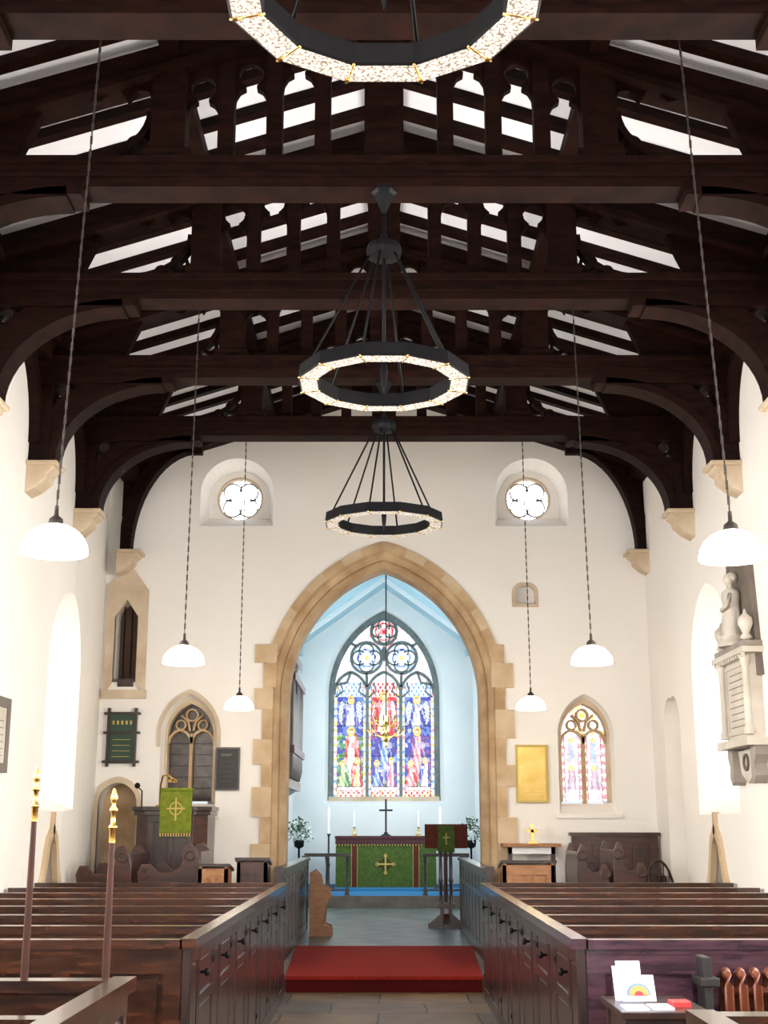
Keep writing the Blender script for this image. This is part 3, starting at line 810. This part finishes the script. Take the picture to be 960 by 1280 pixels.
# ---------------------------------------------------------------- pews
def panel_face(g, u0, u1, z0, z1, ax, pos, d, m, nu, rails, st=.05, t=.016, gap=.022):
    """stiles, slightly prouder rails and fielded panels on one face"""
    def bx(a0, a1, b0, b1, tt):
        if ax == 'y': g.box(a0, a1, pos, pos + d * tt, b0, b1, m)
        else: g.box(pos, pos + d * tt, a0, a1, b0, b1, m)
    for i in range(nu + 1):
        u = u0 + (u1 - u0) * i / nu
        if i == 0: a0, a1 = u + .002, u + st
        elif i == nu: a0, a1 = u - st, u - .002
        else: a0, a1 = u - st / 2, u + st / 2
        bx(a0, a1, z0 + .002, z1 - .002, t)
    for r, w in rails:
        bx(u0 + .001, u1 - .001, r, r + w, t + .002)
    for i in range(nu):
        ua = u0 + (u1 - u0) * i / nu + (st if i == 0 else st / 2) + gap; ub = u0 + (u1 - u0) * (i + 1) / nu - (st if i == nu - 1 else st / 2) - gap
        for j in range(len(rails) - 1):
            za = rails[j][0] + rails[j][1] + gap; zb = rails[j + 1][0] - gap
            bx(ua, ub, za, zb, t * .6)
def pew(s, y0, L=.88, x0=.955, x1=3.36, m=pewwood):
    g = MB('box_pew')
    xo = x0 + .04
    xa, xb = (xo, x1) if s > 0 else (-x1, -xo)
    g.box(xa, xb, y0, y0 + .03, 0, 1.0, m)
    panel_face(g, xa, xb, .0, .975, 'y', y0, -1, m, 4, [(.0, .12), (.42, .06), (.885, .09)], st=.09, t=.02, gap=.03)
    g.box(xa, xb, y0 - .035, y0 + .055, 1.0, 1.045, m); g.box(xa, xb, y0 - .025, y0 + .045, .976, 1.0, m)
    g.box(xa, xb, y0 + .03, y0 + .40, .42, .455, m); g.box(xa, xb, y0 + .36, y0 + .38, 0, .42, m)
    g.box(xa, xb, y0 + L - .14, y0 + L - .035, .78, .80, m)
    xi = s * x0
    g.box(xi, xi + s * .035, y0 - .02, y0 + L - .022, 0, 1.0, pewdark)
    panel_face(g, y0 - .018, y0 + .26, 0, 1.0, 'x', xi, -s, pewdark, 1, [(.0, .10), (.93, .068)], st=.045, t=.008, gap=.012)
    panel_face(g, y0 + .268, y0 + L - .024, 0, 1.0, 'x', xi, -s, pewdark, 1, [(.0, .10), (.70, .05), (.93, .068)], st=.06, t=.008, gap=.015)
    g.box(xi - s * .03, xi + s * .05, y0 - .035, y0 + L - .036, 1.001, 1.05, m)
    g.lathe([(.007, 0), (.008, -s * .02), (.02, -s * .028), (.022, -s * .04), (.012, -s * .048)], (xi - s * .008, y0 + .31, .86), iron, 10, ax='x')
    for z in (.2, .86): g.box(xi - s * .008, xi - s * .014, y0 + L - .10, y0 + L - .03, z, z + .03, iron)
    g.done()
for s in (-1, 1):
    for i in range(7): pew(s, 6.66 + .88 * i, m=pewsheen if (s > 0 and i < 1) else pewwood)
    g = MB('pew_front_screen')
    xa, xb = (.955, 3.36) if s > 0 else (-3.36, -.955)
    g.box(xa, xb, 12.82, 12.86, 0, 1.0, pewwood); g.box(xa, xb, 12.795, 12.89, 1.001, 1.05, pewwood)
    panel_face(g, xa, xb, 0, 1.0, 'y', 12.86, 1, pewwood, 3, [(.0, .12), (.42, .06), (.92, .078)], st=.08)
    g.done()
def near_block(s, yf, rows):
    g = MB('near_box_pew'); xa, xb = (1.0, 3.36) if s > 0 else (-3.36, -1.0); m = pewwood
    g.box(xa, xb, yf - .04, yf, 0, 1.0, m); g.box(xa, xb, yf - .07, yf + .03, 1.002, 1.045, m)
    panel_face(g, xa, xb, 0, 1.0, 'y', yf, 1, m, 3, [(.0, .12), (.42, .06), (.92, .078)], st=.08)
    xi = s * .955
    g.box(xi, xi + s * .035, yf - 3, yf - .001, 0, 1.0, m); g.box(xi - s * .035, xi + s * .05, yf - 3, yf + .035, 1.001, 1.05, m)
    panel_face(g, yf - 3, yf, 0, 1.0, 'x', xi, -s, m, 6, [(.0, .10), (.70, .05), (.93, .068)], st=.06, t=.010)
    for q in range(rows):
        y0 = yf - .95 * (q + 1)
        g.box(xa, xb, y0, y0 + .03, 0, 1.0, m); g.box(xa, xb, y0 - .03, y0 + .055, 1.002, 1.04, m); g.box(xa, xb, y0 + .03, y0 + .4, .42, .455, m)
    g.box(xa, xb, yf - .18, yf - .042, .78, .80, m)
    g.done()
near_block(-1, 5.0, 2); near_block(1, 4.12, 1)
for (x, zt) in ((-1.35, 1.80), (-1.045, 1.72)):
    g = MB('churchwarden_staff'); y = 5.08
    g.lathe([(.013, 0), (.016, .3), (.015, 1.1), (.011, zt - .18)], (x, y, .0), staffw, 10)
    g.lathe([(.013, 0), (.013, .05), (.017, .055), (.017, .062), (.009, .068), (.009, .11), (.016, .118), (.016, .126), (.006, .14), (.012, .155), (.015, .168), (.010, .185), (.003, .205)], (x, y, zt - .19), brass, 12)
    g.box(x - .03, x + .03, 5.031, y + .02, .9, .93, brass)
    g.done()

# ---------------------------------------------------------------- carpet, stalls
g = MB('red_carpet')
g.prism([(-.97, 13.27), (.97, 13.27), (1.08, 16.5), (-1.08, 16.5)], 'z', .134, .15, red)
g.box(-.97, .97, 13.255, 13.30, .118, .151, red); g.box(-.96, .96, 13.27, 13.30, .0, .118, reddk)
g.done()
for s in (-1, 1):
    g = MB('choir_stall_front')
    y0, y1 = 14.2, 18.9; x = 1.10 * s
    g.box(x, x + .04 * s, y0, y1, .15, 1.1, pewdark)
    panel_face(g, y0, y1, .151, 1.1, 'x', x, -s, pewdark, 8, [(.151, .12), (.8, .06), (1.02, .078)], st=.07, t=.010)
    g.box(x - .05 * s, x + .08 * s, y0 - .03, y1 + .03, 1.1, 1.14, pewdark)
    g.box(x - .025 * s, x + .07 * s, y0 - .05, y0, .151, 1.16, pewdark); g.box(x - .025 * s, x + .07 * s, y1, y1 + .05, .151, 1.16, pewdark)
    g.done()
def scroll_stall(x, y, s, m, w=.62, h=1.1, depth=1.0):
    """bench whose shaped scroll end faces the nave"""
    g = MB('choir_stall'); z0 = .134
    P = [(0, 0), (0, h * .80), (.03, h * .93), (.10, h), (.17, h * .985), (.20, h * .92), (.175, h * .86), (.20, h * .80), (.28, h * .76), (.40, h * .76),
         (.48, h * .83), (.56, h * .83), (.60, h * .76), (.585, h * .68), (.52, h * .62), (.50, h * .4), (.52, 0)]
    P = [(x + s * p[0] * w / .62, z0 + p[1]) for p in P]
    for yy in (y, y + depth): g.prism(P, 'y', yy, yy + .06, m)
    g.box(x + s * .005, x + s * .04, y + .06, y + depth, z0, z0 + h * .93, m)
    g.box(x + s * .04, x + s * w * .7, y + .06, y + depth, z0 + .42, z0 + .46, m)
    g.ribbon(circ(x + s * .10 * w / .62, z0 + h * .90, .05, 12), .02, y - .015, y + .01, m, True)
    g.ribbon(circ(x + s * .53 * w / .62, z0 + h * .75, .045, 12), .02, y - .015, y + .01, m, True)
    g.done(bevel=.006)
scroll_stall(-2.72, 14.3, -1, redwood, .62, 1.24); scroll_stall(-1.98, 14.3, -1, redwood, .70, 1.26)
scroll_stall(2.08, 14.3, 1, redwood, .36, 1.26, .9); scroll_stall(2.47, 14.3, 1, redwood, .36, 1.28, .9)
def desk(x0, x1, y, zt, m, name='prayer_desk'):
    g = MB(name); z0 = .134
    g.box(x0, x1, y, y + .03, z0, zt - .02, m)
    for x in (x0, x1 - .04): g.prism([(y, z0), (y + .4, z0), (y + .34, zt - .06), (y, zt)], 'x', x, x + .04, m)
    g.loft([(x0 - .02, y - .03, zt), (x1 + .02, y - .03, zt), (x1 + .02, y - .03, zt + .03), (x0 - .02, y - .03, zt + .03)],
           [(x0 - .02, y + .38, zt - .06), (x1 + .02, y + .38, zt - .06), (x1 + .02, y + .38, zt - .03), (x0 - .02, y + .38, zt - .03)], pewdark)
    panel_face(g, x0 + .04, x1 - .04, z0, zt - .02, 'y', y, -1, m, 2, [(z0, .1), (zt - .12, .08)])
    g.done()
desk(-1.93, -1.62, 13.8, 1.17, lightwood); desk(-1.58, -1.25, 14.25, 1.22, redwood)
desk(1.25, 1.80, 14.0, 1.20, lightwood)
# pulpit
g = MB('wooden_pulpit'); x0, x1, y0, y1 = -2.92, -2.08, 15.4, 16.2; z0 = .134
P = [(x0, y0 + .15), (x0 + .15, y0), (x1 - .15, y0), (x1, y0 + .15), (x1, y1), (x0, y1)]
g.prism(P, 'z', z0, 1.75, redwood)
g.prism([(p[0] + (-.05 if p[0] < -2.5 else .05), p[1] - .05) for p in P], 'z', 1.75, 1.80, pewdark)
g.prism([(p[0] + (-.03 if p[0] < -2.5 else .03), p[1] - .03) for p in P], 'z', 1.70, 1.749, pewdark)
g.prism([(p[0] + (-.03 if p[0] < -2.5 else .03), p[1] - .03) for p in P], 'z', z0, .35, pewdark)
panel_face(g, x0 + .17, x1 - .17, .4, 1.7, 'y', y0, -1, pewdark, 2, [(.4, .06), (1.0, .06), (1.62, .06)], st=.05)
g.done(bevel=.004)
g = MB('pulpit_fall'); g.box(-2.61, -2.24, 15.30, 15.33, 1.50, 2.0, greenlt)
g.box(-2.60, -2.25, 15.29, 15.55, 1.98, 2.01, greenlt); g.box(-2.44, -2.41, 15.52, 15.56, 1.80, 1.99, brass)
g.box(-2.433, -2.417, 15.295, 15.3, 1.64, 1.90, goldcl); g.box(-2.53, -2.32, 15.293, 15.3, 1.768, 1.784, goldcl)
g.ribbon(circ(-2.425, 1.775, .07, 16), .012, 15.293, 15.3, goldcl, True)
for i in range(12): g.box(-2.605 + i * .031, -2.59 + i * .031, 15.305, 15.325, 1.46, 1.50, goldcl)
g.done()
g = MB('brass_reading_lamp'); g.tube([(-2.68, 15.7, 1.8), (-2.68, 15.7, 2.05), (-2.64, 15.6, 2.16), (-2.56, 15.5, 2.17), (-2.5, 15.45, 2.12)], .012, brass)
g.lathe([(.06, 0), (.05, .03), (.01, .05)], (-2.5, 15.45, 2.08), brass, 12); g.lathe([(.06, 0), (.05, .02), (.01, .03)], (-2.68, 15.7, 1.80), brass, 12); g.done()
g = MB('microphone'); g.tube([(-2.86, 15.5, 1.8), (-2.86, 15.48, 1.98), (-2.9, 15.45, 2.02)], .008, iron); g.ball((-2.91, 15.44, 2.04), .035, iron); g.done()
g = MB('credence_table')
g.box(1.44, 2.14, 15.95, 16.34, 1.33, 1.37, lightwood)
for x in (1.5, 2.02): g.box(x, x + .05, 16.0, 16.05, .134, 1.33, pewdark)
g.box(1.5, 2.07, 16.0, 16.03, 1.25, 1.33, white)
g.done()
g = MB('brass_cross'); g.box(1.79, 1.83, 16.1, 16.13, 1.37, 1.60, brass); g.box(1.74, 1.88, 16.1, 16.13, 1.50, 1.535, brass); g.box(1.75, 1.87, 16.06, 16.17, 1.37, 1.39, brass); g.done()
g = MB('panelled_bench'); g.box(2.3, 3.36, 16.2, 16.26, .134, 1.46, redwood); g.box(2.27, 3.38, 16.15, 16.28, 1.46, 1.50, redwood)
panel_face(g, 2.34, 3.32, .62, 1.46, 'y', 16.2, -1, redwood, 4, [(.62, .08), (1.36, .09)], st=.07); g.box(2.34, 3.32, 15.8, 16.2, .58, .62, redwood); g.box(2.3, 2.34, 15.8, 16.2, .134, 1.0, redwood); g.box(3.32, 3.36, 15.8, 16.2, .134, 1.0, redwood); g.done()
g = MB('windsor_chair'); cx, cy = 3.08, 14.75; z0 = .134
g.lathe([(.2, .42), (.22, .44), (.2, .47)], (cx, cy, z0), pewdark, 16)
for a in range(4):
    an = pi / 4 + a * pi / 2; g.tube([(cx + .14 * math.cos(an), cy + .14 * math.sin(an), z0 + .42), (cx + .2 * math.cos(an), cy + .2 * math.sin(an), z0)], .016, pewdark)
g.tube([(cx + .2 * math.cos(t), cy + .18, z0 + .47 + .6 * math.sin(t)) for t in [pi * i / 14 for i in range(15)]], .016, pewdark)
for i in range(5):
    dx = -.12 + i * .06; g.tube([(cx + dx, cy + .17, z0 + .47), (cx + dx, cy + .18, z0 + .47 + .6 * math.sqrt(1 - (dx / .2) ** 2))], .008, pewdark)
g.ribbon(circ(cx, z0 + .88, .07, 12), .015, cy + .17, cy + .19, pewdark, True)
g.done()

# ---------------------------------------------------------------- chancel contents
g = MB('pipe_organ')
g.box(-1.94, -1.35, 17.7, 20.0, E + .55, E + 2.3, pewdark)
g.box(-1.94, -1.28, 17.65, 20.05, E + 2.3, E + 2.42, pewdark); g.box(-1.94, -1.28, 17.65, 20.05, E + .48, E + .6, pewdark)
g.prism([(-1.94, E + .2), (-1.7, E + .25), (-1.35, E + .48), (-1.94, E + .48)], 'y', 17.7, 20.0, pewdark)
g.box(-1.94, -1.72, 17.8, 19.9, .138, E + .25, pewdark)
for i in range(14):
    y = 17.85 + i * .155; hh = 1.1 + .35 * abs(math.cos(i * .45))
    g.lathe([(.02, 0), (.055, .15), (.055, hh), (.05, hh + .01)], (-1.30, y, E + .62), redwood if i % 2 else slate, 12)
g.box(-1.27, -1.22, 17.7, 20.0, E + .95, E + 1.05, redwood); g.box(-1.27, -1.22, 17.7, 20.0, E + 1.95, E + 2.05, redwood)
g.done()
g = MB('lectern'); cx, cy, z0 = .90, 19.4, .138; m = redwood
g.box(cx - .26, cx + .26, cy - .05, cy + .05, z0, z0 + .07, m); g.box(cx - .05, cx + .05, cy - .26, cy + .26, z0, z0 + .07, m)
g.prism([(cx - .24, z0 + .07), (cx + .24, z0 + .07), (cx + .17, z0 + .13), (cx + .09, z0 + .20), (cx + .07, z0 + .36), (cx - .07, z0 + .36), (cx - .09, z0 + .20), (cx - .17, z0 + .13)], 'y', cy - .04, cy + .04, m)
g.prism([(cy - .24, z0 + .07), (cy + .24, z0 + .07), (cy + .17, z0 + .13), (cy + .09, z0 + .20), (cy + .07, z0 + .36), (cy - .07, z0 + .36), (cy - .09, z0 + .20), (cy - .17, z0 + .13)], 'x', cx - .04, cx + .04, m)
for dx in (-.075, .075):
    for dy in (-.075, .075): g.lathe([(.035, .3), (.022, .36), (.022, .62), (.033, .66), (.022, .70), (.022, 1.02), (.034, 1.1)], (cx + dx, cy + dy, z0), m, 10)
g.box(cx - .12, cx + .12, cy - .12, cy + .12, z0 + .28, z0 + .34, m)
g.lathe([(.04, .3), (.03, .4), (.03, 1.1)], (cx, cy, z0), m, 8); g.box(cx - .13, cx + .13, cy - .13, cy + .13, z0 + 1.08, z0 + 1.14, m)
A = [(cx - .30, cy - .26, z0 + 1.42), (cx + .30, cy - .26, z0 + 1.42), (cx + .30, cy - .26, z0 + 1.46), (cx - .30, cy - .26, z0 + 1.46)]
B = [(cx - .30, cy + .2, z0 + 1.14), (cx + .30, cy + .2, z0 + 1.14), (cx + .30, cy + .2, z0 + 1.18), (cx - .30, cy + .2, z0 + 1.18)]
g.loft(A, B, m)
g.box(cx - .31, cx + .31, cy - .28, cy - .265, z0 + 1.12, z0 + 1.46, redcl); g.box(cx - .12, cx + .12, cy - .29, cy - .28, z0 + 1.06, z0 + 1.44, green)
g.box(cx - .007, cx + .007, cy - .294, cy - .29, z0 + 1.17, z0 + 1.34, goldcl); g.box(cx - .05, cx + .05, cy - .293, cy - .29, z0 + 1.265, z0 + 1.278, goldcl)
g.done(bevel=.003)
g = MB('altar'); z0 = .36; y = 26.9
g.box(-.98, 1.06, y, y + .75, z0, z0 + .95, green)
g.box(-1.0, 1.08, y - .03, y + .78, z0 + .95, z0 + 1.0, purple); g.box(-.99, 1.07, y - .02, y + .0, z0 + .84, z0 + .95, purple)
for i in range(34): g.box(-.98 + i * .06, -.96 + i * .06, y - .02, y - .0, z0 + .81, z0 + .84, goldcl)
for x in (-.6, .65): g.box(x - .06, x + .06, y - .012, y, z0, z0 + .84, redcl); g.box(x - .065, x - .055, y - .016, y, z0, z0 + .84, goldcl); g.box(x + .055, x + .065, y - .016, y, z0, z0 + .84, goldcl)
g.ribbon(circ(.03, z0 + .45, .10, 20), .02, y - .018, y, redcl, True)
g.box(.015, .045, y - .02, y, z0 + .27, z0 + .63, goldcl); g.box(-.14, .20, y - .021, y, z0 + .435, z0 + .465, goldcl)
for k in range(4):
    a = pi / 2 * k
    g.ribbon(circ(.03 + .17 * math.cos(a), z0 + .45 + .17 * math.sin(a), .03, 10), .014, y - .018, y, goldcl, True)
g.done()
g = MB('altar_cross'); z0 = 1.36; g.box(.02, .06, 27.5, 27.53, z0 + .05, z0 + .75, black); g.box(-.10, .18, 27.49, 27.54, z0 + .5, z0 + .54, black)
g.lathe([(.11, 0), (.1, .02), (.05, .04), (.03, .08)], (.04, 27.5, z0), black, 12); g.done()
for x in (-.62, .72):
    g = MB('altar_candlestick'); g.lathe([(.07, 0), (.06, .02), (.02, .05), (.03, .1), (.015, .14), (.03, .18)], (x, 27.5, 1.36), brass, 12)
    g.lathe([(.018, .18), (.018, .5), (.003, .52)], (x, 27.5, 1.36), white, 10); g.done()
for x in (-1.10, 1.12):
    g = MB('standard_candlestick'); g.lathe([(.14, 0), (.12, .03), (.03, .08), (.02, .4), (.035, .45), (.018, .5), (.018, 1.0), (.04, 1.05)], (x, 26.3, .36), chainm, 12)
    g.lathe([(.02, 1.05), (.02, 1.55), (.003, 1.57)], (x, 26.3, .36), white, 10); g.done()
for (xa, xb) in ((-1.45, -.62), (.70, 1.55)):
    g = MB('altar_rail'); y = 24.15; z0 = .342
    g.box(xa, xb, y - .05, y + .05, z0 + .68, z0 + .74, pewdark)
    n = 3
    for i in range(n):
        x = xa + .05 + (xb - xa - .1) * i / (n - 1); g.lathe([(.05, 0), (.04, .05), (.022, .1), (.03, .3), (.022, .5), (.04, .66), (.04, .68)], (x, y, z0), pewdark, 10)
    g.box(xa, xb, y - .02, y + .02, z0 + .08, z0 + .11, pewdark); g.done()
for x in (-1.62, 1.66):
    g = MB('flower_stand'); y = 25.2
    g.lathe([(.16, 0), (.14, .03), (.02, .06), (.02, .8), (.09, .84), (.1, .95), (.08, .96)], (x, y, .342), iron, 12)
    for i in range(220):
        a = random.random() * 2 * pi; b = random.random() * pi * .62; r = .12 + .18 * random.random()
        p = Vector((x + r * math.cos(a) * math.sin(b), y + r * math.sin(a) * math.sin(b), .342 + 1.02 + r * math.cos(b) * 1.25))
        u = Vector((random.uniform(-1, 1), random.uniform(-1, 1), random.uniform(-1, 1))).normalized() * .04
        v = u.cross(Vector((random.uniform(-1, 1), random.uniform(-1, 1), random.uniform(-1, 1)))).normalized() * .018
        g.add([p - u, p + v, p + u, p - v], [(0, 1, 2, 3)], leaf if i % 4 else flower)
    for i in range(12):
        a = random.random() * 2 * pi; b = random.random() * 1.7; g.ball((x + .23 * math.cos(a) * math.sin(b), y + .23 * math.sin(a) * math.sin(b), .342 + 1.02 + .3 * math.cos(b)), .03, flower, 8)
    g.done()
g = MB('carved_chair'); x, y, z0 = -1.0, 17.9, .138
PC = [(x, z0), (x + .30, z0), (x + .29, z0 + .12), (x + .20, z0 + .16), (x + .22, z0 + .42), (x + .28, z0 + .50), (x + .26, z0 + .60), (x + .16, z0 + .66), (x + .14, z0 + .78), (x + .06, z0 + .86), (x, z0 + .82)]
g.prism(PC, 'y', y, y + .05, lightwood); g.prism(PC, 'y', y + .5, y + .55, lightwood)
g.box(x + .005, x + .22, y + .05, y + .5, z0 + .40, z0 + .44, lightwood); g.box(x + .002, x + .03, y + .05, y + .5, z0, z0 + .80, lightwood)
g.done(bevel=.005)
g = MB('brass_chandelier'); y = 25.5; zc = E + 1.78; cx = .04
g.lathe([(.004, -.32), (.02, -.30), (.035, -.27), (.015, -.24), (.06, -.2), (.09, -.13), (.06, -.06), (.02, -.03), (.035, .02), (.05, .08), (.03, .14), (.012, .2), (.01, .3)], (cx, y, zc), brass, 16)
for lvl, (R, dz, n) in enumerate(((.34, 0, 8), (.22, .2, 6))):
    for k in range(n):
        a = 2 * pi * k / n + lvl * .3
        g.tube([(cx + r * math.cos(a), y + r * math.sin(a), zc + dz + z) for r, z in ((.02, -.03), (R * .35, -.12), (R * .75, -.10), (R, 0))], .013, brass)
        g.lathe([(.03, 0), (.035, .01), (.014, .015), (.014, .09), (.002, .1)], (cx + R * math.cos(a), y + R * math.sin(a), zc + dz), brass, 8)
g.tube([(cx, y, zc + .3), (cx, y, E + 5.12)], .013, chainm)
g.done()

# ---------------------------------------------------------------- right foreground
g = MB('column_radiator'); y = 6.42
for i in range(12):
    x = 1.62 + i * .068
    for dy in (-.05, .05): g.tube([(x, y + dy, .12), (x, y + dy, .86), (x, y + dy * .6, .905), (x, y, .92)], .022, copper, 10)
    g.tube([(x, y - .06, .14), (x, y + .06, .14)], .024, copper, 8)
g.tube([(1.6, y, .2), (2.4, y, .2)], .020, copper, 8); g.tube([(1.6, y, .83), (2.4, y, .83)], .020, copper, 8)
for x in (1.64, 2.34): g.box(x - .02, x + .02, y - .08, y + .08, 0, .12, copper)
g.done()
g = MB('radiator_valve_post'); g.box(1.50, 1.54, 6.35, 6.5, 0, .99, black); g.box(1.48, 1.57, 6.33, 6.52, .86, .90, black); g.done(bevel=.005)
g = MB('leaflet_table'); x0, x1, y0, y1, zt = 1.02, 1.36, 5.75, 6.25, .83
g.box(x0 - .02, x1 + .02, y0 - .02, y1 + .02, zt - .03, zt, pewdark)
for x in (x0, x1 - .04):
    for yy in (y0, y1 - .04): g.box(x, x + .04, yy, yy + .04, 0, zt - .03, pewdark)
g.box(x0 + .01, x1 - .01, y0 + .01, y1 - .01, zt - .12, zt - .03, pewdark); g.box(x0 + .01, x1 - .01, y0 + .01, y1 - .01, .3, .33, pewdark)
g.done(bevel=.004)
g = MB('service_leaflets')
g.loft([(1.04, 6.10, zt), (1.11, 6.10, zt), (1.11, 6.11, zt), (1.04, 6.11, zt)], [(1.04, 6.17, zt + .14), (1.11, 6.17, zt + .14), (1.11, 6.18, zt + .14), (1.04, 6.18, zt + .14)], paper)
g.loft([(1.06, 6.12, zt), (1.17, 6.12, zt), (1.17, 6.13, zt), (1.06, 6.13, zt)], [(1.06, 6.19, zt + .16), (1.17, 6.19, zt + .16), (1.17, 6.20, zt + .16), (1.06, 6.20, zt + .16)], paper)
g.add([(1.06, 6.03, zt + .005), (1.21, 6.03, zt + .005), (1.21, 6.09, zt + .11), (1.06, 6.09, zt + .11)], [(0, 1, 2, 3)], paper)
for rr, mm, e in ((.055, paperblue, .003), (.045, paperor, .006), (.02, paperred, .009)):
    g.add([(1.135 + rr * math.cos(pi * i / 8), 6.045 - e + rr * math.sin(pi * i / 8) * .5, zt + .03 + rr * math.sin(pi * i / 8) * .87) for i in range(9)], [list(range(9))], mm)
g.box(1.03, 1.13, 5.78, 5.93, zt, zt + .006, paper); g.box(1.15, 1.24, 5.80, 5.95, zt, zt + .008, paper)
g.box(1.25, 1.33, 5.88, 5.99, zt, zt + .02, paperred)
g.done()

# ---------------------------------------------------------------- world & camera
w = bpy.data.worlds.new('World'); sc.world = w; w.use_nodes = True
w.node_tree.nodes['Background'].inputs[0].default_value = (.85, .92, 1, 1)
w.node_tree.nodes['Background'].inputs[1].default_value = 1.0
L = bpy.data.lights.new('west_window_daylight', 'AREA'); L.shape = 'RECTANGLE'; L.size = 2.4; L.size_y = 3.2; L.energy = 430; L.color = (.97, .94, 1)
o = bpy.data.objects.new('west_window_daylight', L); sc.collection.objects.link(o); o.location = (0, -4.8, 3.8); o.rotation_euler = (pi / 2, 0, pi)
g = MB('window_west'); g.prism(archpoly(0, 1.2, 2.2, 4.2, 5.4), 'y', -4.99, -4.97, dayglass); g.ribbon(archpoly(0, 1.2, 2.2, 4.2, 5.4), .12, -4.99, -4.9, stonepale); g.done()

cam = bpy.data.cameras.new('camera'); co = bpy.data.objects.new('camera', cam); sc.collection.objects.link(co)
co.location = (0, 0, E); co.rotation_euler = (pi / 2 + math.radians(13.70), 0, 0)
cam.sensor_fit = 'VERTICAL'; cam.sensor_height = 36; cam.lens = 45
cam.clip_end = 200
sc.camera = co
